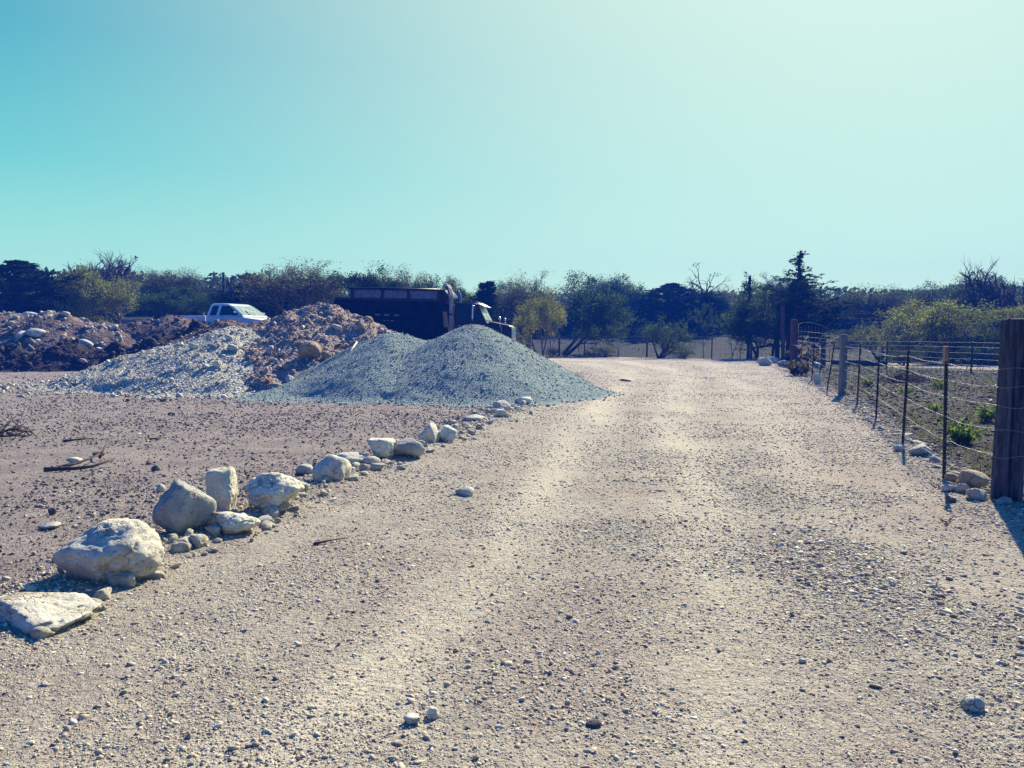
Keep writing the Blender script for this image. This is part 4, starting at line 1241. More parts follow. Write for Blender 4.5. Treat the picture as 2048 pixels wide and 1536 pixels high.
TL = [
    ('juniper', 28, 528, 130, 50, 'dark spreading cedar at the left edge of the tree line'),
    ('oak', 88, 560, 110, 56, 'dull green tree just right of the dark cedar at the left edge'),
    ('light', 130, 545, 95, 50, 'grey green leafy tree below and left of the bare trees'),
    ('bare', 183, 498, 95, 56, 'bare dead tree, left of the two standing above the left tree line'),
    ('bare', 226, 508, 90, 57, 'bare dead tree with a dark mistletoe clump, right of the two on the left'),
    ('dark', 182, 563, 80, 53, 'dark evergreen in front of the bare dead trees'),
    ('light', 243, 568, 88, 49, 'yellow green leafy tree with a pale thin trunk below the bare trees'),
    ('twiggy', 318, 550, 95, 60, 'thin grey green tree left of the tiny bare tree, left of the utility pole'),
    ('snag', 378, 540, 26, 60, 'tiny bare tree poking above the tree line left of the utility pole'),
    ('oak', 350, 580, 100, 54, 'low dull green tree above the bed of the white pickup'),
    ('twiggy', 412, 556, 90, 60, 'twiggy tree immediately left of the utility pole'),
    ('juniper', 494, 555, 80, 54, 'dark cedar immediately right of the utility pole'),
    ('dark', 545, 572, 100, 55, 'dark tree between the cedar and the spreading twiggy tree'),
    ('twiggy', 605, 537, 135, 52, 'wide spreading twiggy olive tree behind the tallest rubble pile'),
    ('oak', 668, 566, 80, 55, 'olive tree behind the tail of the dump truck'),
    ('dark', 740, 557, 95, 52, 'dark tree rising behind the left half of the dump body'),
    ('twiggy', 798, 547, 90, 54, 'twiggy tree rising behind the middle of the dump body'),
    ('oak', 848, 566, 70, 55, 'small olive crown behind the right half of the dump body'),
    ('twiggy', 882, 571, 60, 54, 'low twiggy crown behind the pale canvas of the dump truck'),
    ('oak', 925, 570, 75, 56, 'round dark green crown above the dump truck cab'),
    ('juniper', 975, 568, 70, 54, 'dark pointed cedar behind the windscreen of the dump truck'),
    ('twiggy', 1052, 563, 85, 60, 'pale twiggy tree between the dark cedar and the yellow green tree'),
    ('yellow', 1084, 595, 70, 51, 'small bright yellow green tree at the end of the far fence'),
    ('oak', 1130, 565, 100, 60, 'tall dark olive tree just right of the yellow green tree'),
    ('twiggy', 1180, 570, 80, 62, 'twiggy olive tree in the middle of the far tree line'),
    ('oak', 1222, 565, 90, 61, 'feathery topped olive tree left of the gap over the far field'),
    ('oak', 1272, 582, 85, 60, 'lower olive tree left of the dark cedar clump'),
    ('juniper', 1340, 572, 95, 55, 'dark wide cedar clump behind the bright green shrub'),
    ('snag', 1395, 533, 90, 54, 'tall dead tree with a drooping bare top'),
    ('dark', 1402, 592, 75, 54, 'dark evergreen wrapped round the tall dead tree'),
    ('twiggy', 1445, 586, 70, 57, 'pale twiggy tree right of the tall dead tree'),
    ('oak', 1515, 582, 80, 53, 'dark tree at the foot of the broken pole'),
    ('dark', 1545, 575, 70, 54, 'dark tree left of the tall pointed conifer'),
    ('conifer', 1585, 508, 150, 50, 'tall pointed conifer behind the gate posts'),
    ('juniper', 1632, 560, 85, 51, 'cedar with a slanting open top right of the pointed conifer'),
    ('twiggy', 1705, 592, 90, 62, 'low twiggy tree right of the slanting cedar'),
    ('oak', 1665, 606, 90, 56, 'dark low tree behind the grey wooden post'),
    ('twiggy', 1775, 584, 95, 60, 'twiggy round topped tree left of the golden green bush'),
    ('oak', 1735, 608, 80, 56, 'green low tree left of the golden green bush'),
    ('yellow', 1828, 612, 115, 50, 'broad golden green bush like tree on the right'),
    ('twiggy', 1868, 582, 80, 57, 'twiggy tree rising behind the golden green tree'),
    ('oak', 1915, 574, 95, 55, 'olive tree behind the loose leafy tree on the right'),
    ('twiggy', 1972, 570, 110, 53, 'twiggy tree beside the bare tree at the right edge'),
    ('bare', 2030, 518, 90, 50, 'bare branching tree above the big wooden post at the right edge'),
    ('light', 1950, 610, 125, 42, 'loose large leafed green tree nearest on the right'),
    ('light', 2035, 620, 110, 43, 'leafy green tree partly hidden by the big wooden post'),
]
for k, px, top, wp, Y, lb in TL:
    if 1000 < px < 1760 and 'conifer' not in lb and 'yellow' not in lb and 'pole' not in lb: Y += 19
    tree(k, px, top, wp, Y, lb, lean=0.22 if 'slanting' in lb else 0.0)
# second rank: crowns that merge into one dark wall between the ones above
rgT = np.random.default_rng(9)
for px in range(-110, 2200, 42):
    kk = ['oak', 'dark', 'twiggy', 'oak'][rgT.integers(4)]
    tree(kk, px + rgT.normal() * 10, 591 + rgT.normal() * 12 + (14 if 1240 < px < 1330 or 1640 < px < 1760 else 0) - (14 if px > 1880 else 0), rgT.uniform(75, 110), rgT.uniform(80, 86) if px > 1000 else rgT.uniform(61, 68),
         {'oak': 'dull olive tree merging into the dark wall of the tree line', 'dark': 'dark evergreen merging into the dark wall of the tree line', 'twiggy': 'grey twiggy tree merging into the wall of the tree line'}[kk], 'second rank of the tree line')
# saplings and brush along the far fence
SP = [(1100, 640, 40, 54, 'crooked leaning sapling below the yellow green tree'), (1159, 655, 26, 54, 'thin sapling left of the pair of saplings by the far fence'),
      (1190, 650, 34, 54.5, 'pair of thin stems rising left of the thicker fence saplings'), (1236, 640, 40, 53.5, 'thicker twin stemmed sapling in the middle of the far fence'),
      (1362, 640, 34, 52, 'slender sapling right of the bright green shrub'), (1408, 600, 40, 51.5, 'straight dark trunked sapling below the dead tree'),
      (1465, 632, 50, 50.5, 'forked sapling left of the gate brace'), (1482, 655, 28, 50.5, 'thin twiggy sapling beside the gate brace post')]
for px, top, wp, Y, lb in SP:
    tree('sapling', px, top, wp, Y, lb, 'saplings along the far fence')
SH = [(1318, 643, 80, 52, 'bright green shrub growing through the far fence'), (1210, 690, 60, 54, 'low dark brush at the middle of the far fence'),
      (1370, 700, 40, 51.5, 'small dark brush at the fence foot right of the bright shrub'), (1115, 695, 50, 55, 'low brush at the left end of the far fence'),
      (1810, 700, 50, 41, 'low green weeds shrub beyond the dirt path, left'), (1870, 690, 70, 41, 'low green shrub in front of the loose leafy tree'), (1960, 690, 70, 40, 'low green shrub left of the big wooden post'),
      (1760, 650, 90, 47, 'dull green bush left of the golden green tree, behind the wire fence'), (1845, 660, 110, 46, 'broad scrub bush below the golden green tree'),
      (1905, 648, 120, 46, 'dense scrub bush filling the gap between the golden green and the loose leafy tree'), (1990, 655, 120, 44, 'dense scrub bush just left of the top of the big wooden post'),
      (1700, 655, 90, 58, 'dark scrub bush behind the grey wooden post'), (1950, 668, 100, 43, 'scrub bush at the foot of the loose leafy tree')]
for px, top, wp, Y, lb in SH:
    tree('shrub', px, top, wp, Y, lb, 'shrubs along the fences')

# far wood that closes the gaps below the crowns
rgW = np.random.default_rng(12)
n = 60000
th = np.radians(rgW.uniform(-50, 50, n)); rr = rgW.uniform(86, 94, n)
X, Yw = rr * np.sin(th), rr * np.cos(th)
top = 4.6 + 1.0 * n2(X, Yw, 0.15, 3, 71)
Zc = terrain(X, Yw) + top * rgW.uniform(-0.03, 1, n)
k = rgW.uniform(size=n) < 0.4
Zc[k] = (terrain(X, Yw) + rgW.uniform(-0.3, 1.3, n))[k]
V, F, c = leaves(rgW, np.stack([X, Yw, Zc], 1), np.zeros((n, 3)), 1, 0.1, 0.42, OLIVE + DEEP)
tag(link('woodland', np_mesh('woodland', V, F, M['leaf'], False, c)), kind='stuff')


# ------------------------------------------------------------------ fences
def post_mesh(name, P0, P1, r0, r1, mat, parent=None, n=12, rows=14, rough=0.04, flat=1.0, seed=0, crack=0.0, top=0.01):
    P0, P1 = np.array(P0, float), np.array(P1, float)
    f = np.linspace(0, 1, rows)
    a = np.arange(n) / n * 6.28318
    d = P1 - P0
    V = []
    for k in range(rows):
        c = P0 + d * f[k]; r = r0 + (r1 - r0) * f[k]
        q = np.stack([np.cos(a) * 2.2, np.sin(a) * 2.2, np.full(n, f[k] * 1.2 + seed)], 1)
        g = 1 + rough * fbm(q, 3, seed) * 2
        if crack:
            q2 = np.stack([np.cos(a) * 6, np.sin(a) * 6, np.full(n, f[k] * 1.6 + seed * 2)], 1)
            g = g - crack * sstep(0.18, 0.5, vnoise(q2, seed + 4)) - crack * 0.4 * sstep(0.1, 0.5, vnoise(q2 * np.array([2.2, 2.2, 1.2]), seed + 6))
        V.append(np.stack([c[0] + np.cos(a) * r * g, c[1] + np.sin(a) * r * g * flat, np.full(n, c[2])], 1))
    V[-1] = V[-1] * 1.0
    V.append(np.stack([P1[0] + np.cos(a) * r1 * 0.6, P1[1] + np.sin(a) * r1 * 0.6 * flat, np.full(n, P1[2] + top)], 1))
    V.append(np.array([[P1[0], P1[1], P1[2] + top * 1.2]]))
    V = np.concatenate(V)
    m = rows + 1
    i = np.arange(m - 1)[:, None] * n; j = np.arange(n)[None]; k = (j + 1) % n
    F = np.stack([i + j, i + k, i + n + k, i + n + j], -1).reshape(-1, 4)
    j = np.arange(n)
    T = np.stack([(m - 1) * n + j, (m - 1) * n + (j + 1) % n, np.full(n, m * n)], 1)
    return link(name, np_mesh(name, V, [F, T], mat, True), parent)


def bp(px, py, toppx, toppy):
    p = hit(px, py); p.z = g1(p.x, p.y)
    return p, at(toppx, toppy, p.y)


# big weathered post in the right foreground
p0, p1 = bp(2011, 1000, 2030, 641)
o = empty('fence_post', p0)
tag(o, 'thick weathered wooden corner post with long cracks in the right foreground', 'fence post')
post_mesh('post', (0, 0, -0.15), p1 - p0, 0.136, 0.116, M['post'], o, 96, 110, 0.05, 0.9, 3, 0.32, 0.02)
BIG = (p0, p1)
rgp = np.random.default_rng(6)
dd_ = p1 - p0
for hz_ in (1.27, 1.10, 0.91, 0.68, 0.43):
    mbt = MB(); c_ = dd_ * (hz_ / dd_.z)
    tt = np.linspace(0, 6.283, 21)
    mbt.tube(np.stack([c_.x + np.cos(tt) * 0.138, c_.y + np.sin(tt) * 0.125, c_.z + 0.012 * np.sin(tt * 2 + hz_ * 9)], 1), 0.0028, 5, cap=False)
    mbt.build('wire_tie', M['wire'], o, True)

fence = empty('barbed_wire_fence', (8.0, 17.7, 0))
tag(fence, 'barbed wire fence on dark steel posts running along the right of the road', 'fence')
FP = [(1888, 955, 1893, 693, 't', 'tip'), (1805, 893, 1817, 700, 't', None), (1752, 838, 1759, 695, 't', 'tip_pale'), (1714, 812, 1721, 688, 't', None), (1684, 791, 1688, 670, 'w', None),
      (1654, 784, 1669, 686, 't', None), (1638, 767, 1646, 690, 't', None), (1623, 763, 1630, 682, 't', None), (1612, 748, 1620, 679, 't', None), (1600, 742, 1606, 676, 't', None)]
off = Vector(fence.location)
anchors = [(BIG[0] + Vector((-0.13, 0, 0)), BIG[1] + Vector((-0.13, 0, 0)))]
for bx, by, tx, ty, k, tip in FP:
    a, b = bp(bx, by, tx, ty)
    anchors.append((a, b))
    if k == 't':
        # studded T post: flange, web, studs, anchor tip
        mbx = MB()
        d = np.array(b - a); L = np.linalg.norm(d)
        lx = d[0] / d[2]; ly = d[1] / d[2]
        zz = np.linspace(-0.1, d[2], 24)
        for (wx, wy, ox, oy) in ((0.017, 0.004, 0, 0), (0.004, 0.015, 0, 0.017)):
            V = []
            for z in zz:
                cx, cy = lx * z + ox, ly * z + oy
                V += [(cx - wx, cy - wy, z), (cx + wx, cy - wy, z), (cx + wx, cy + wy, z), (cx - wx, cy + wy, z)]
            V = np.array(V)
            i = np.arange(23)[:, None] * 4; j = np.arange(4)[None]; k2 = (j + 1) % 4
            F = np.stack([i + j, i + k2, i + 4 + k2, i + 4 + j], -1).reshape(-1, 4)
            mbx.add(V, [F, np.array([[92, 93, 94, 95]])])
        for z in np.arange(0.05, d[2] - 0.03, 0.055):
            mbx.box((lx * z - 0.02, ly * z - 0.011, z), (lx * z + 0.02, ly * z - 0.004, z + 0.02))
        q = mbx.build('t_post', M['tpost'], fence); q.location = a - off
        if tip:
            z0, z1 = d[2] - (0.16 if tip == 'tip' else 0.17), d[2] + 0.003
            mt = MB(); mt.box((lx * z1 - 0.021, ly * z1 - 0.014, z0), (lx * z1 + 0.021, ly * z1 + 0.036, z1))
            mt.build('post_tip', M[tip], q, bevel=0.004)
            q['label'] = 'dark steel post with a rusty orange tip' if tip == 'tip' else 'dark steel post with a pale tip'
    else:
        q = post_mesh('wooden_post', (0, 0, -0.1), b - a, 0.105, 0.095, M['post_grey'], fence, 18, 20, 0.03, 1.0, 8, 0.05, 0.02)
        q.location = a - off
        q['label'] = 'round grey wooden post'
rgF = np.random.default_rng(31)
for s_i, hh in enumerate((1.29, 1.10, 0.92, 0.70, 0.44, 0.2)):
    mbx = MB()
    pts = []
    for (a0, b0), (a1, b1) in zip(anchors[:-1], anchors[1:]):
        q0 = a0 + (b0 - a0) * (hh / (b0 - a0).z) * (1.0 if (b0 - a0).z > 1.35 else (b0 - a0).z / 1.4)
        q1 = a1 + (b1 - a1) * (hh / (b1 - a1).z) * (1.0 if (b1 - a1).z > 1.35 else (b1 - a1).z / 1.4)
        q0 = q0 + Vector((-0.015, -0.022, 0)); q1 = q1 + Vector((-0.015, -0.022, 0))
        sag = rgF.uniform(0.008, 0.035)
        for u in np.linspace(0, 1, 14)[:-1]:
            p = q0.lerp(q1, u); p.z -= sag * 4 * u * (1 - u) + rgF.normal() * 0.004
            pts.append(p - off)
    pts.append(q1 - off)
    P = np.array([p[:] for p in pts])
    mbx.tube(P, 0.0022, 5, cap=False)
    # barbs every hand's width
    dl = np.concatenate([[0], np.cumsum(np.linalg.norm(np.diff(P, axis=0), axis=1))])
    for sdist in np.arange(0.06, min(dl[-1], 19), 0.125):
        c = np.array([np.interp(sdist, dl, P[:, k]) for k in range(3)])
        for q in range(2):
            v = rgF.normal(size=3); v *= 0.02 / np.linalg.norm(v)
            mbx.tube([c - v, c, c + v], [0.001, 0.003, 0.001], 4, cap=False)
    mbx.build('barbed_wire', M['wire'], fence, True)


def wire_fence(name, label, pts, hgt, posts, net=True, post_r=0.045, mat='wire_dull', vstep=0.3, horiz=(0.05, 0.3, 0.55, 0.8, 1.05, 1.25), wr=0.006, parent_tag=True):
    """pts: ground points in order; a post at each; woven wire between"""
    o = empty(name, pts[0]); off = Vector(pts[0])
    tag(o, label, 'fence')
    for k, p in enumerate(pts):
        kind = posts[k % len(posts)]
        if kind == 'n': continue
        hp = hgt * (1.08 if kind == 'w' else 1.02)
        post_mesh('wooden_post' if kind == 'w' else 'steel_post', Vector(p) - off + Vector((0, 0, -0.1)), Vector(p) - off + Vector((0.02, 0, hp)),
                  post_r * (1.6 if kind == 'w' else 1), post_r * (1.4 if kind == 'w' else 0.9), M['post'] if kind == 'w' else M['tpost'], o, 8, 6, 0.05, 1, k)
    mbn = MB()
    for hz in horiz:
        P = [np.array(p) - np.array(off) + np.array([0, -0.05, hz * hgt / 1.25]) for p in pts]
        Q = []
        for a, b in zip(P[:-1], P[1:]):
            for u in np.linspace(0, 1, 5)[:-1]:
                Q.append(a + (b - a) * u - np.array([0, 0, 0.04 * u * (1 - u)]))
        Q.append(P[-1])
        mbn.tube(Q, wr, 4, cap=False)
    if net:
        for a, b in zip(pts[:-1], pts[1:]):
            a, b = np.array(a), np.array(b)
            nn = int(np.linalg.norm(b - a) / vstep)
            for u in np.arange(nn) / nn:
                p = a + (b - a) * u - np.array(off)
                mbn.tube([p + np.array([0, -0.05, 0.03]), p + np.array([0, -0.05, hgt])], wr * 0.75, 3, cap=False)
    mbn.build('wire_mesh', M[mat], o)
    return o


def gp(px, Y, dy=0):
    x = pxx(px, Y)
    return (x, Y, tz(x, Y))


wire_fence('wire_fence', 'woven wire fence with thin posts along the far side of the road', [gp(1000, 58), gp(1060, 57.5), gp(1118, 56.8), gp(1169, 56), gp(1235, 55), gp(1294, 54), gp(1360, 53), gp(1424, 52), gp(1503, 50.2), gp(1552, 49)], 1.4,
           ['t', 't', 'w', 't', 'n', 'w', 'n', 't', 'w', 'n'])
wire_fence('wire_fence', 'wire fence beyond the dirt path at the right', [gp(1650, 41), gp(1700, 39.5), gp(1775, 37.8), gp(1818, 36.8), gp(1945, 32.8), gp(2060, 29.6), gp(2200, 26.5)], 1.25, ['w', 'n', 't', 't', 't', 't', 't'], wr=0.005, mat='wire_dull', post_r=0.038)

# gate posts and braces
GP_ = 'posts at the gate'


def gatepost(bx, by, tx, ty, r, mat, label, rough=0.04, crack=0.06):
    a, b = bp(bx, by, tx, ty)
    q = post_mesh('gate_post', (0, 0, -0.1), b - a, r, r * 0.92, M[mat], None, 20, 18, rough, 1.0, int(bx), crack, 0.02)
    q.location = a
    return tag(q, label, 'gate post', GP_), a, b


_, ga, gb = gatepost(1587, 731, 1588, 640, 0.18, 'post_red', 'thick reddish wooden gate post, nearest of the gate posts')
_, ta, tb = gatepost(1566, 722, 1566, 612, 0.12, 'post_red', 'tallest slim gate post left of the thick reddish post')
_, da, db = gatepost(1554, 716, 1554, 651, 0.14, 'post', 'dark shorter post at the left of the gate posts')
_, wa, wb = gatepost(1646, 733, 1647, 683, 0.13, 'post', 'dark thick wooden post behind the steel fence posts')
mb = MB(); a = hit(1558.5, 718); b = at(1558.5, 655, a.y)
mb.tube([(0, 0, -0.05), (0, 0, (b - a).z)], 0.022, 8)
o = mb.build('metal_pipe', M['stack'], None, True); o.location = a
tag(o, 'thin pale metal pipe standing between the gate posts', 'pipe')
mb = MB(); a = at(1505, 696, 50.0); b = at(1552, 689.5, da.y + 0.1)
mb.tube([(0, 0, 0), tuple(b - a)], 0.07, 8)
o = mb.build('brace_rail', M['post'], None, True); o.location = a
tag(o, 'dark slanting brace rail between the far fence and the gate posts', 'rail')
mb = MB(); a = at(1592, 683, ga.y + 0.3); b = at(1652, 690, wa.y)
mb.tube([(0, 0, 0), tuple(b - a)], 0.055, 8)
o = mb.build('brace_rail', M['post_grey'], None, True); o.location = a
tag(o, 'pale horizontal rail right of the thick reddish gate post', 'rail')
# open tube gate
gt = empty('tube_gate', (ga.x, ga.y, 0)); tag(gt, 'thin open wire gate with a rounded top right of the reddish gate post', 'gate')
Yg = ga.y + 2.5
corner = [at(1597, 727, Yg), at(1597, 648, Yg), at(1606, 645, Yg), at(1622, 645, Yg), at(1640, 650, Yg), at(1655, 656, Yg), at(1659, 662, Yg), at(1660, 730, Yg)]
mb = MB(); mb.tube([tuple(c - gt.location) for c in corner], 0.011, 6); mb.build('gate_frame', M['wire_dull'], gt, True)
mb = MB()
for k in range(6):
    l, r_ = at(1597, 662 + k * 11, Yg), at(1660, 668 + k * 10.4, Yg)
    mb.tube([tuple(l - gt.location), tuple(r_ - gt.location)], 0.008, 4)
for k in range(9):
    l, r_ = at(1603 + k * 7, 652 + max(0, k - 4) * 2.5, Yg), at(1603 + k * 7, 728, Yg)
    mb.tube([tuple(l - gt.location), tuple(r_ - gt.location)], 0.005, 3)
mb.build('gate_wires', M['wire_dull'], gt)
# coil of loose bright wire at fence top
mb = MB()
cpos = at(1632, 688, 27.5)
P = []
rgc = np.random.default_rng(8)
for k in range(60):
    t_ = k / 59
    P.append((-0.75 + 1.5 * t_ + 0.12 * math.sin(t_ * 26), 0.15 * math.cos(t_ * 26) + 0.3 * t_, 0.10 * math.cos(t_ * 20 + 1) + 0.05 * rgc.normal()))
mb.tube(P, 0.006, 4)
o = mb.build('wire_coil', M['wire'], None, True); o.location = cpos
tag(o, 'tangle of loose shiny wire hung on the fence near the gate', 'wire')

# dark bar added for the shadowed ditch edge along the path
mb = MB(); a, b = gp(1662, 41.0), gp(1768, 38.3)
a, b = Vector((a[0], 40.6, 0.16)), Vector((b[0], 38.0, 0.16))
mb.tube([(0, 0, 0), tuple((b - a) * 0.5), tuple(b - a)], [0.16, 0.17, 0.15], 10)
o = mb.build('log', M['post'], None, True); o.location = a
tag(o, 'dark bar added in place of the shadowed ditch along the near path edge', 'log')


# ------------------------------------------------------------------ plants, brush and debris
def weed(px, py, hpx, wpx, label, seed, pal=LIGHT, n=26, name='weed', cat='weed', group='green weeds in the pasture', Y=None):
    rg = np.random.default_rng(seed)
    p = hit(px, py)
    h, wd = hpx / FPX * p.y, wpx / FPX * p.y
    ms, ml = MB(), []
    T, D = [], []
    for k in range(n):
        a = rg.uniform(0, 6.28); q = np.array([math.cos(a), math.sin(a), 0]) * rg.uniform(0, 0.42) * wd * 0.5
        d = np.array([math.cos(a) * 0.45, math.sin(a) * 0.45, 1.0]) + rg.normal(size=3) * 0.2
        L = h * rg.uniform(0.5, 1.05)
        pts = [q]
        for i in range(4):
            d = d + rg.normal(size=3) * 0.12; d /= np.linalg.norm(d)
            pts.append(pts[-1] + d * L / 4)
            if i: T.append(pts[-1]); D.append(d)
        ms.tube(pts, np.linspace(0.005, 0.002, 5), 3, cap=False)
    V, F, c = leaves(rg, np.array(T), np.array(D), 5, h * 0.09, h * 0.13, pal, 1.9, 0.3)
    o = empty(name, (p.x, p.y, g1(p.x, p.y) - 0.01))
    tag(o, label, cat, group)
    ms.build('stems', M['weed_stem'], o)
    link('leaves', np_mesh('leaves', V, F, M['weed'], False, c), o)


M['weed_stem'] = plain('weed_stem', (0.12, 0.13, 0.06), 0.8, 0, 0.2, 20)
GREEN = [(0.10, 0.16, 0.06), (0.14, 0.20, 0.08), (0.08, 0.13, 0.05)]
weed(1925, 883, 45, 75, 'bright green weed clump right of the nearest steel post', 1, GREEN, 40)
weed(1978, 842, 34, 40, 'green weed clump against the left side of the big post', 2, GREEN)
weed(1872, 822, 22, 45, 'small green weed patch between the two nearest steel posts', 3, GREEN)
weed(1880, 777, 20, 40, 'small green tuft behind the nearest steel post, farther out', 4, GREEN)
weed(1812, 785, 16, 36, 'low green tuft below the dark brush pile', 5, GREEN)
weed(1735, 770, 18, 36, 'low green tuft right of the grey wooden post', 6, LIGHT)
weed(1598, 752, 30, 55, 'dry seed headed weeds at the foot of the reddish gate post', 7, [(0.13, 0.11, 0.10), (0.05, 0.042, 0.045)], 50, 'dry_weed', 'dry weed', 'dry weeds at the gate')
weed(1606, 728, 40, 45, 'tall thin dry weeds behind the orange scrap', 8, [(0.11, 0.095, 0.09), (0.05, 0.04, 0.045)], 36, 'dry_weed', 'dry weed', 'dry weeds at the gate')


def brush(px, py, wpx, hpx, label, seed, n, mat='dead', r=0.012, name='brush_pile', cat='brush pile', flat=0.5):
    rg = np.random.default_rng(seed)
    p = hit(px, py); wd, h = wpx / FPX * p.y, hpx / FPX * p.y
    mb = MB()
    for k in range(n):
        c = np.array([rg.normal() * wd * 0.2, rg.normal() * wd * 0.14, h * rg.uniform(0.02, 0.6) ** 1.3])
        a = rg.uniform(0, 6.28); d = np.array([math.cos(a), math.sin(a), rg.normal() * flat])
        pts = [c]
        for i in range(4):
            d = d + rg.normal(size=3) * 0.3; d /= np.linalg.norm(d)
            q = pts[-1] + d * wd * rg.uniform(0.05, 0.13); q[2] = max(q[2], 0.01)
            pts.append(q)
        mb.tube(pts, np.linspace(r, r * 0.3, 5), 4, cap=False)
    o = mb.build(name, M[mat], None, True); o.location = (p.x, p.y, g1(p.x, p.y))
    return tag(o, label, cat)


brush(1808, 764, 78, 26, 'dark heap of dead branches in the pasture behind the steel posts', 1, 260)
brush(8, 882, 110, 60, 'bare dead brush cut by the left edge of the yard', 2, 30, r=0.012, flat=0.7)


def branch_obj(pts_list, r, label, name='dead_branch'):
    """twig lying on the ground; pts given as pixels of its course"""
    mb = MB(); base = None
    for pts, rr in pts_list:
        W_ = []
        for px, py, lift in pts:
            p = hit(px, py); W_.append((p.x, p.y, g1(p.x, p.y) + lift))
        if base is None: base = np.array(W_[0])
        mb.tube([np.array(q) - base for q in W_], np.linspace(rr, rr * 0.4, len(W_)), 7)
    o = mb.build(name, M['dead'], None, True); o.location = base
    return tag(o, label, 'branch', 'dead sticks lying in the yard')


branch_obj([([(88, 943, .03), (120, 940, .04), (150, 942, .04), (185, 941, .05), (205, 937, .06), (226, 932, .08)], 0.03),
            ([(118, 940, .05), (150, 934, .06), (180, 928, .07), (200, 922, .09)], 0.022), ([(200, 924, .06), (208, 918, .12), (219, 911, .2)], 0.018)], 1, 'forked dead branch lying in the yard at left')
branch_obj([([(127, 887, .02), (150, 886, .03), (188, 883, .03)], 0.02)], 1, 'straight thin stick above the forked dead branch')
branch_obj([([(300, 883, .02), (312, 881, .02), (330, 880, .02)], 0.014)], 1, 'short thin stick in the middle of the yard')
branch_obj([([(0, 870, .03), (25, 868, .06), (48, 871, .05), (60, 876, .02)], 0.022), ([(0, 878, .03), (30, 879, .04), (55, 877, .03)], 0.018)], 1, 'curved dead twigs at the left edge of the yard')
branch_obj([([(1243, 762, .02), (1252, 762.5, .03), (1262, 763, .02)], 0.05)], 1, 'short dark scrap of wood lying on the road by the gravel pile', 'wood_scrap')
branch_obj([([(1882, 1042, .01), (1893, 1052, .02), (1910, 1030, .03)], 0.008)], 1, 'bent pale twig on the gravel left of the big post shadow')
branch_obj([([(628, 1090, .01), (650, 1085, .02), (690, 1077, .015)], 0.012)], 1, 'thin dark stick on the road in front of the white blocks')

# orange scrap
p = hit(1602, 731); rgo = np.random.default_rng(2)
nx, ny = 9, 12
V = []
for i in range(ny):
    for j in range(nx):
        u, v = j / (nx - 1) - 0.5, i / (ny - 1)
        V.append((u * 0.36 * (1 - 0.5 * v) - 0.15 * v, 0.10 * math.sin(u * 9 + v * 5) + 0.04 * rgo.normal(), 0.5 * v + 0.05 * rgo.normal()))
F = np.array([(i * nx + j, i * nx + j + 1, (i + 1) * nx + j + 1, (i + 1) * nx + j) for i in range(ny - 1) for j in range(nx - 1)])
o = link('plastic_scrap', np_mesh('plastic_scrap', V, F, M['orange'], False)); o.location = (p.x, p.y, g1(p.x, p.y))
sm = o.modifiers.new('thick', 'SOLIDIFY'); sm.thickness = 0.008
tag(o, 'crumpled orange plastic scrap at the foot of the reddish gate post', 'plastic scrap')


def pasture_cover():
    rg = np.random.default_rng(44)
    # short grass
    n = 60000
    k = 1.3
    u = rg.uniform(size=n); r0, r1 = 7.0, 70.0
    r = (r0 ** (1 - k) + u * (r1 ** (1 - k) - r0 ** (1 - k))) ** (1 / (1 - k))
    th = np.radians(rg.uniform(-48, 48, n))
    x, y = r * np.sin(th), r * np.cos(th)
    pa = poly_sd(FENCE, x, y); pp = poly_sd(PATH, x, y)
    green = np.clip(0.4 + 1.8 * n2(x, y, 0.35, 4, 81), 0.03, 1)
    kk = (pa > 0.25) & (pp < -0.1) & (rg.uniform(size=n) < green * np.where(y > 25, 1, 0.8))
    x, y, r = x[kk], y[kk], r[kk]
    n = len(x)
    z = gz(x, y)
    h = rg.uniform(0.03, 0.11, n) * (1 + r / 40); wd = np.maximum(0.004, r * 0.0007)
    a = rg.uniform(0, 6.28, n); lx, ly = rg.normal(0, 0.4, n) * h, rg.normal(0, 0.4, n) * h
    V = np.stack([np.stack([x - np.cos(a) * wd, y - np.sin(a) * wd, z - 0.01], 1), np.stack([x + np.cos(a) * wd, y + np.sin(a) * wd, z - 0.01], 1), np.stack([x + lx, y + ly, z + h], 1)], 1).reshape(-1, 3)
    c = np.repeat(pick_col(rg, n, [(0.045, 0.065, 0.035), (0.07, 0.09, 0.05), (0.12, 0.12, 0.075), (0.035, 0.05, 0.03)], [3, 2.5, 0.7, 3]), 3, 0)
    tag(link('grass', np_mesh('grass', V, np.arange(n * 3).reshape(-1, 3), M['weed'], False, c)), kind='stuff')
    # fallen leaves and bits of stone
    n = 26000
    u = rg.uniform(size=n)
    r = (r0 ** (1 - k) + u * (40 ** (1 - k) - r0 ** (1 - k))) ** (1 / (1 - k)); th = np.radians(rg.uniform(8, 46, n))
    x, y = r * np.sin(th), r * np.cos(th)
    kk = (poly_sd(FENCE, x, y) > 0.0) & (poly_sd(PATH, x, y) < 0)
    x, y, r = x[kk], y[kk], r[kk]; n = len(x)
    S = np.maximum(0.015, r * 0.0022) * (1 - rg.uniform(size=n)) ** (-1 / 3.0); S = np.minimum(S, 0.12)
    scatter('leaf_litter', np.stack([x, y, gz(x, y)], 1), S, pick_col(rg, n, [(0.07, 0.055, 0.05), (0.14, 0.11, 0.09), (0.26, 0.22, 0.18), (0.40, 0.36, 0.30)], [5, 4, 1.5, 0.6]), 45, flat=(0.2, 0.6), sink=0.2)


pasture_cover()

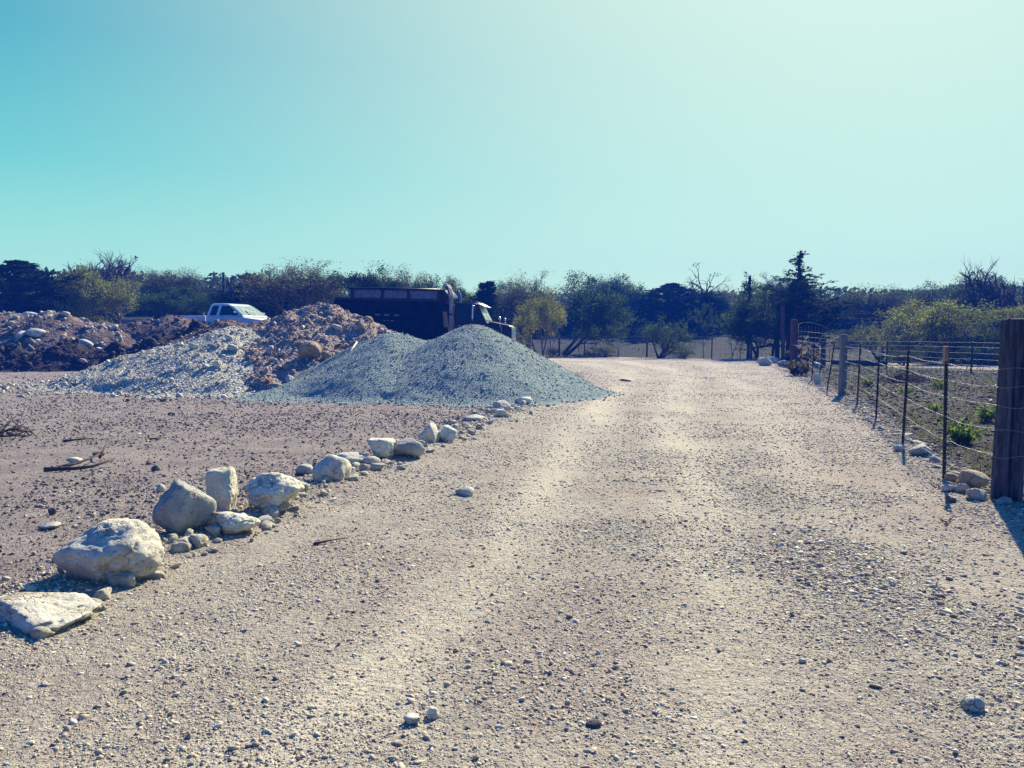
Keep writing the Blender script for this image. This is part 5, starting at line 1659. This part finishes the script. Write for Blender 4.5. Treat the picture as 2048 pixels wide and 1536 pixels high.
# ------------------------------------------------------------------ utility poles
def pole(px, top, Y, label, r=0.14, arm=True, seed=1):
    x = pxx(px, Y); z = tz(x, Y); h = pxz(top, Y) - z
    o = empty('utility_pole', (x, Y, z)); tag(o, label, 'utility pole', 'utility poles in the tree line')
    post_mesh('shaft', (0, 0, -0.2), (0.02, 0, h), r, r * 0.75, M['post'], o, 12, 10, 0.03, 1, seed, 0.03, 0.01)
    if arm:
        mb = MB(); mb.tube([(0.02, -0.16, h - 0.9), (0.3, -0.2, h - 0.75), (0.42, -0.2, h - 0.55)], 0.03, 6); mb.build('bracket', M['tpost'], o, True)
        mb = MB(); mb.tube([(0.42, -0.2, h - 0.95), (0.42, -0.2, h - 0.5)], [0.1, 0.1], 10); mb.build('transformer', M['tpost'], o, True)
    return o


pole(449, 545, 56, 'thin utility pole with a small bracket above the white pickup', 0.12)
pole(1497, 552, 52, 'tall weathered pole with ragged ivy near its top, left of the pointed conifer', 0.12, False, 4)
x = pxx(1489, 52)
V, F, c = leaves(np.random.default_rng(3), np.array([[0, 0, z] for z in np.linspace(-0.5, 0.5, 14)]) + np.random.default_rng(4).normal(size=(14, 3)) * 0.16, np.zeros((14, 3)), 14, 0.12, 0.1, DEEP)
o = link('ivy', np_mesh('ivy', V, F, M['leaf'], False, c)); o.location = (x, 51.8, pxz(568, 52)); tag(o, 'ragged dark clump of ivy clinging to the top of the tall weathered pole', 'ivy')


# ------------------------------------------------------------------ vehicles
def wheel(parent, x, y, z, r, wdt, rimr):
    wq = empty('wheel', (x, y, z)); wq.parent = parent
    n = 36
    a = np.arange(n) / n * 6.28318
    prof = [(rimr, -wdt / 2 * 0.8), (r * 0.93, -wdt / 2), (r, -wdt / 2 * 0.75), (r, wdt / 2 * 0.75), (r * 0.93, wdt / 2), (rimr, wdt / 2 * 0.8)]
    V = np.array([(np.cos(t) * q, yy, np.sin(t) * q) for q, yy in prof for t in a])
    i = np.arange(len(prof) - 1)[:, None] * n; j = np.arange(n)[None]; k = (j + 1) % n
    link('tyre', np_mesh('tyre', V, np.stack([i + j, i + k, i + n + k, i + n + j], -1).reshape(-1, 4), M['rubber'], True), wq)
    prof = [(rimr, -wdt * 0.4), (rimr * 0.85, -wdt * 0.3), (rimr * 0.45, -wdt * 0.15), (rimr * 0.4, -wdt * 0.32), (0.01, -wdt * 0.34)]
    V = np.array([(np.cos(t) * q, yy, np.sin(t) * q) for q, yy in prof + [(q, -yy) for q, yy in prof[::-1]] for t in a])
    m = len(prof) * 2
    i = np.arange(m - 1)[:, None] * n
    link('rim', np_mesh('rim', V, np.stack([i + j, i + k, i + n + k, i + n + j], -1).reshape(-1, 4), M['chrome'], True), wq)
    return wq


def dump_truck():
    Yt = 39.2
    xr = pxx(678, Yt)
    t = empty('dump_truck', (xr, Yt, tz(xr + 4, Yt) + 0.0), (0, R(1.6), R(-8)))
    t.location.z += 0.02
    tag(t, 'dark dump truck with pale side boards parked behind the gravel pile', 'dump truck')
    hw = 1.22
    # dump body with ribs
    prism([(0.0, 1.95), (-0.02, 1.75), (0.25, 1.15), (5.55, 1.15), (5.62, 1.45), (5.45, 3.10), (0.24, 3.14)], hw, 'dump_body', M['navy'], t, 0.03)
    body = t.children[-1]
    rb = MB()
    for x0 in (0.95, 5.0):
        rb.box((x0, -hw - 0.07, 1.25), (x0 + 0.12, -hw - 0.002, 3.06)); rb.box((x0, hw + 0.002, 1.25), (x0 + 0.12, hw + 0.07, 3.06))
    rb.box((0.3, -hw - 0.06, 2.06), (0.948, -hw - 0.003, 2.14)); rb.box((1.072, -hw - 0.045, 2.62), (4.998, -hw - 0.003, 2.68))
    rb.build('side_ribs', M['navy'], body, bevel=0.01)
    rr = MB(); rr.box((0.2, -hw - 0.08, 3.07), (5.5, -hw + 0.10, 3.18)); rr.box((0.2, hw - 0.10, 3.07), (5.5, hw + 0.08, 3.18)); rr.build('top_rail', M['black'], body, bevel=0.015)
    gx = prism([(-0.06, 1.95), (0.19, 1.2), (0.23, 1.2), (0.0, 1.95), (0.22, 3.1), (0.16, 3.1)], hw - 0.03, 'tailgate', M['navy'], t, 0.01)
    # pale sloped side boards between dark stakes
    for sgn in (-1, 1):
        for a, b in ((1.15, 2.45), (2.66, 3.72), (3.95, 5.2)):
            y = sgn * (hw - 0.02)
            panel([(a + 0.06, y, 3.19), (b - 0.06, y, 3.19), (b, y - sgn * 0.05, 3.56), (a, y - sgn * 0.05, 3.56)], 0.04, 'side_board', M['board'], t)
    for x0 in (0.95, 2.46, 3.73, 5.21):
        for sgn in (-1, 1):
            y = sgn * (hw - 0.02)
            mb = MB(); mb.box((x0, y - 0.05, 3.185), (x0 + 0.19, y + 0.05, 3.6)); mb.build('stake', M['black'], body, bevel=0.01)
    mb = MB(); mb.tube([(0.9, -hw - 0.02, 3.62), (2.6, -hw - 0.03, 3.635), (5.4, -hw - 0.02, 3.62)], 0.06, 8); mb.build('tarp_roll', M['black'], t, True)
    # front bulkhead, tarp housing and pale canvas
    prism([(5.40, 3.0), (5.66, 3.02), (5.76, 3.30), (5.7, 3.42), (5.5, 3.66), (5.3, 3.62)], hw - 0.1, 'cab_protector', M['black'], t, 0.03)
    rg_ = np.random.default_rng(4); V = []
    for i in range(9):
        for j in range(13):
            u, v = i / 8, j / 12
            V.append((5.5 + 0.36 * u + 0.07 * rg_.normal() * 0.6, -hw + 0.05 + 0.5 * v, 3.76 + 0.16 * math.sin(u * 3.1) - 0.5 * u * u + 0.04 * rg_.normal()))
    F = np.array([(i * 13 + j, i * 13 + j + 1, (i + 1) * 13 + j + 1, (i + 1) * 13 + j) for i in range(8) for j in range(12)])
    tq = link('tarp', np_mesh('tarp', V, F, M['canvas'], True), t); sm = tq.modifiers.new('thick', 'SOLIDIFY'); sm.thickness = 0.03
    # lettering too small to read in the photograph: rows of small white marks
    for (x0, z0, n, hgt, st) in ((2.22, 2.36, 5, 0.075, 0.05), (2.66, 2.35, 5, 0.075, 0.05), (3.14, 2.34, 5, 0.075, 0.05), (2.60, 2.10, 4, 0.045, 0.036), (2.82, 2.10, 2, 0.045, 0.036), (2.97, 2.10, 4, 0.045, 0.036)):
        mb = MB(); rgl = np.random.default_rng(int(x0 * 100))
        for k in range(n):
            a = x0 + k * st
            mb.box((a, -hw - 0.008, z0), (a + st * 0.28, -hw - 0.003, z0 + hgt))
            zz = z0 + hgt * rgl.choice([0.0, 0.4, 0.78])
            mb.box((a + st * 0.281, -hw - 0.008, zz), (a + st * 0.8, -hw - 0.003, zz + hgt * 0.22))
        mb.build('lettering', M['letter'], body)
    # chassis and running gear
    mb = MB(); mb.box((0.3, -0.45, 0.78), (8.55, -0.3, 1.06)); mb.box((0.3, 0.3, 0.78), (8.55, 0.45, 1.06)); mb.build('chassis', M['black'], t, bevel=0.01)
    for x0 in (1.25, 2.6):
        for sgn in (-1, 1): wheel(t, x0, sgn * 0.92, 0.53, 0.53, 0.52, 0.3)
    for sgn in (-1, 1): wheel(t, 7.75, sgn * 1.0, 0.53, 0.53, 0.3, 0.3)
    mb = MB(); mb.tube([(5.2, -0.85, 0.85), (6.5, -0.85, 0.85)], 0.3, 18); mb.build('fuel_tank', M['chrome'], t, True, )
    # cab, windows, visor
    ch = lambda x, z: 1.02 - max(0, z - 2.0) * 0.10
    cab = prism([(6.0, 1.1), (7.5, 1.1), (7.62, 1.5), (7.62, 2.12), (7.55, 2.2), (7.12, 2.98), (6.95, 3.06), (6.05, 3.06), (6.0, 2.95)], ch, 'cab', M['black'], t, 0.04, 3)
    for sgn in (-1, 1):
        pts = [(6.78, 2.2), (7.38, 2.2), (7.03, 2.88), (6.78, 2.88)]; pts2 = [(6.15, 2.2), (6.66, 2.2), (6.66, 2.9), (6.15, 2.9)]
        for pp in (pts, pts2):
            panel([(x, sgn * (ch(x, z) + 0.004), z) for x, z in pp], 0.012, 'side_window', M['glass'], t)
    nrm = Vector((0.78, 0, 0.43)).normalized()
    for sgn in (-1, 1):
        q = [(7.505, 0.03 * sgn, 2.27), (7.505, 0.93 * sgn, 2.27), (7.165, 0.88 * sgn, 2.90), (7.165, 0.03 * sgn, 2.90)]
        panel([Vector(p) + nrm * 0.012 for p in q], 0.012, 'windscreen', M['screen'], t)
    prism([(7.06, 3.02), (7.44, 2.88), (7.46, 2.91), (7.1, 3.09)], 0.93, 'sun_visor', M['chrome'], t, 0.01)
    mb = MB()
    for k in range(5): mb.box((6.95, -0.75 + k * 0.36, 3.08), (7.08, -0.68 + k * 0.36, 3.14))
    mb.build('roof_lamps', M['amber'], t, bevel=0.01)
    # hood, grille, bumper, lamps, fenders
    hh = lambda x, z: 0.86 - max(0, x - 7.6) * 0.14 - max(0, z - 1.7) * 0.12
    prism([(7.6, 1.15), (8.66, 1.0), (8.74, 1.2), (8.70, 1.98), (8.58, 2.06), (7.64, 2.22)], hh, 'hood', M['black'], t, 0.05, 3)
    prism([(8.70, 1.1), (8.76, 1.1), (8.74, 1.94), (8.68, 2.02)], 0.56, 'grille', M['screen'], t, 0.015)
    mb = MB()
    for k in range(9): mb.box((8.765, -0.50 + k * 0.122, 1.14), (8.785, -0.475 + k * 0.122, 1.9))
    mb.build('grille_bars', M['chrome'], t)
    prism([(8.7, 0.55), (8.95, 0.55), (8.98, 0.6), (8.98, 0.9), (8.7, 0.92)], 1.15, 'bumper', M['chrome'], t, 0.03)
    for sgn in (-1, 1):
        mb = MB(); mb.box((8.62, sgn * 0.86 - 0.13, 1.18), (8.72, sgn * 0.86 + 0.13, 1.38)); mb.build('headlight', M['lamp'], t, bevel=0.02)
        fp = [(7.0, 0.55), (7.12, 0.95), (7.4, 1.18), (7.95, 1.22), (8.4, 1.15), (8.64, 0.95), (8.66, 0.62), (8.5, 0.62), (8.4, 0.9), (8.1, 1.08), (7.5, 1.08), (7.22, 0.85), (7.12, 0.55)]
        prism(fp, 0.2, 'fender', M['black'], t, 0.02, 2, sgn * 1.0)
        # mirrors
        mb = MB(); mb.box((6.92, sgn * 1.28 - 0.11, 2.28), (7.0, sgn * 1.28 + 0.11, 2.94)); mb.build('mirror', M['chrome'], t, bevel=0.03)
        mb = MB(); mb.tube([(6.9, sgn * 0.98, 3.0), (6.94, sgn * 1.28, 3.0), (6.94, sgn * 1.28, 2.2), (6.9, sgn * 1.0, 2.2)], 0.016, 6); mb.build('mirror_bracket', M['chrome'], t, True)
        mb = MB(); mb.tube([(8.15, sgn * 0.72, 1.85), (8.17, sgn * 0.86, 2.3)], 0.012, 6); mb.tube([(8.3, sgn * 0.72, 1.5), (8.18, sgn * 0.86, 2.3)], 0.012, 6); mb.build('hood_mirror_arm', M['chrome'], t, True)
        me = rock_mesh('hood_mirror', 5, (0.12, 0.2, 0.16), M['chrome'], sub=3, lo=0.9, hi=0.99, rough=0.0)
        q = link('hood_mirror', me, t); q.location = (8.18, sgn * 0.86, 2.28)
        # exhaust stacks
        mb = MB(); mb.tube([(5.84, sgn * 0.98, 1.2), (5.84, sgn * 0.98, 3.45), (5.80, sgn * 0.98, 3.6), (5.72, sgn * 0.98, 3.72)], [0.09, 0.09, 0.075, 0.075], 16); st = mb.build('exhaust_stack', M['stack'], t, True)
        mb = MB(); mb.tube([(5.84, sgn * 0.98, 2.45), (5.84, sgn * 0.98, 2.52)], 0.1, 16); mb.build('clamp', M['black'], st, True)
        mb = MB(); mb.box((6.2, sgn * 1.03 - 0.02, 1.95), (6.34, sgn * 1.03 + 0.02, 1.99)); mb.build('door_handle', M['chrome'], t)
    return t


dump_truck()


def pickup():
    Yt = 43.6
    x = pxx(440, Yt)
    t = empty('pickup_truck', (x, Yt, pxz(607, 42.8) - 1.95 * 1.1), (0, 0, R(-22)))
    t.scale = (1.1, 1.1, 1.1)
    tag(t, 'white extended cab pickup parked behind the soil heaps, only its upper half showing', 'pickup truck')
    # local x runs forward; cab back at x = 0
    lower = prism([(-2.45, 0.55), (3.55, 0.5), (3.72, 0.62), (3.72, 0.98), (3.62, 1.08), (2.35, 1.24), (2.2, 1.30), (0.0, 1.30), (-0.02, 0.98), (-2.45, 0.98)], lambda x, z: 0.97 - max(0, z - 1.1) * 0.1, 'body', M['white'], t, 0.05, 3)
    # open bed: two walls, tailgate, floor
    for sgn in (-1, 1):
        mb = MB(); y = sgn * 0.92
        mb.box((-2.45, y - 0.05, 0.985), (-0.06, y + 0.05, 1.36)); mb.build('bed_side', M['white'], t, bevel=0.03, seg=3)
    mb = MB(); mb.box((-2.5, -0.865, 0.7), (-2.42, 0.865, 1.34)); mb.build('tailgate', M['white'], t, bevel=0.02)
    cw = lambda x, z: 0.93 - max(0, z - 1.28) * 0.28
    cab = prism([(-0.02, 1.302), (2.28, 1.302), (1.42, 1.84), (1.22, 1.92), (0.9, 1.95), (0.3, 1.95), (0.16, 1.90)], cw, 'cab', M['white'], t, 0.05, 3)
    for sgn in (-1, 1):
        for pp, nm in (([(0.20, 1.36), (0.62, 1.36), (0.70, 1.84), (0.33, 1.84)], 'rear_side_window'), ([(0.80, 1.36), (1.98, 1.36), (1.86, 1.47), (1.36, 1.82), (0.88, 1.84)], 'front_side_window')):
            panel([(a, sgn * (cw(a, b) + 0.003), b) for a, b in pp], 0.012, nm, M['glass'], t)
        mb = MB(); mb.box((1.80, sgn * 1.06 - 0.09, 1.34), (1.90, sgn * 1.06 + 0.09, 1.52)); mb.build('mirror', M['black'], t, bevel=0.03)
        mb = MB(); mb.tube([(1.86, sgn * 0.92, 1.36), (1.86, sgn * 1.0, 1.38)], 0.02, 6); mb.build('mirror_arm', M['black'], t, True)
        mb = MB(); mb.box((0.95, sgn * 0.965 - 0.015, 1.12), (1.12, sgn * 0.965 + 0.02, 1.16)); mb.build('door_handle', M['black'], t)
        mb = MB(); mb.box((3.55, sgn * 0.72 - 0.17, 0.78), (3.745, sgn * 0.72 + 0.17, 0.98)); mb.build('headlight', M['lamp'], t, bevel=0.03)
        mb = MB(); mb.box((-2.51, sgn * 0.92 - 0.06, 0.85), (-2.44, sgn * 0.92 + 0.06, 1.2)); mb.build('tail_light', plain('red_lens', (0.4, 0.02, 0.02), 0.3), t, bevel=0.01)
        for xw in (-1.35, 2.75): wheel(t, xw, sgn * 0.86, 0.37, 0.37, 0.24, 0.21)
    n = Vector((0.53, 0, 0.85)).normalized()
    q = [(2.20, -0.86, 1.352), (2.20, 0.86, 1.352), (1.46, 0.74, 1.816), (1.46, -0.74, 1.816)]
    panel([Vector(p) + n * 0.012 for p in q], 0.01, 'windscreen', M['screen'], t)
    mb = MB(); a = Vector((2.2, -0.35, 1.352)) + n * 0.03; b = Vector((1.86, -0.28, 1.57)) + n * 0.03
    mb.tube([a, b], 0.014, 5); mb.build('wiper', M['black'], t)
    panel([(-0.03 + 0.012, -0.7, 1.40), (-0.03 + 0.012, 0.7, 1.40), (0.115, 0.62, 1.82), (0.115, -0.62, 1.82)], 0.01, 'rear_window', M['glass'], t)
    prism([(3.68, 0.42), (3.85, 0.44), (3.86, 0.66), (3.7, 0.7)], 0.95, 'front_bumper', M['chrome'], t, 0.03)
    prism([(-2.62, 0.5), (-2.47, 0.5), (-2.47, 0.68), (-2.62, 0.68)], 0.93, 'rear_bumper', M['chrome'], t, 0.02)
    prism([(3.72, 0.74), (3.75, 0.74), (3.74, 0.96), (3.7, 0.98)], 0.5, 'grille', M['black'], t, 0.01)
    # small white ball marker lamp at the front corner of the bed
    mb = MB(); mb.tube([(-0.1, -0.98, 1.2), (-0.1, -0.98, 1.42)], 0.02, 6); mb.tube([(-0.1, -0.98, 1.40), (-0.1, -0.98, 1.44), (-0.1, -0.98, 1.48)], [0.03, 0.055, 0.03], 10); mb.build('marker', M['lamp'], t, True)


pickup()

# ------------------------------------------------------------------ air
hz_m = bpy.data.materials.new('haze_air'); hz_m.use_nodes = True
h = NT(hz_m.node_tree)
pv = h.n('ShaderNodeVolumePrincipled', {'Color': (0.02, 0.16, 1.0, 1), 'Density': 0.002, 'Anisotropy': 0.0})
h.n('ShaderNodeOutputMaterial', {'Volume': pv.outputs[0]})
mb = MB(); mb.box((-125, -12, -1.5), (125, 118, 12.0))
hz = mb.build('haze', hz_m); tag(hz, kind='stuff')
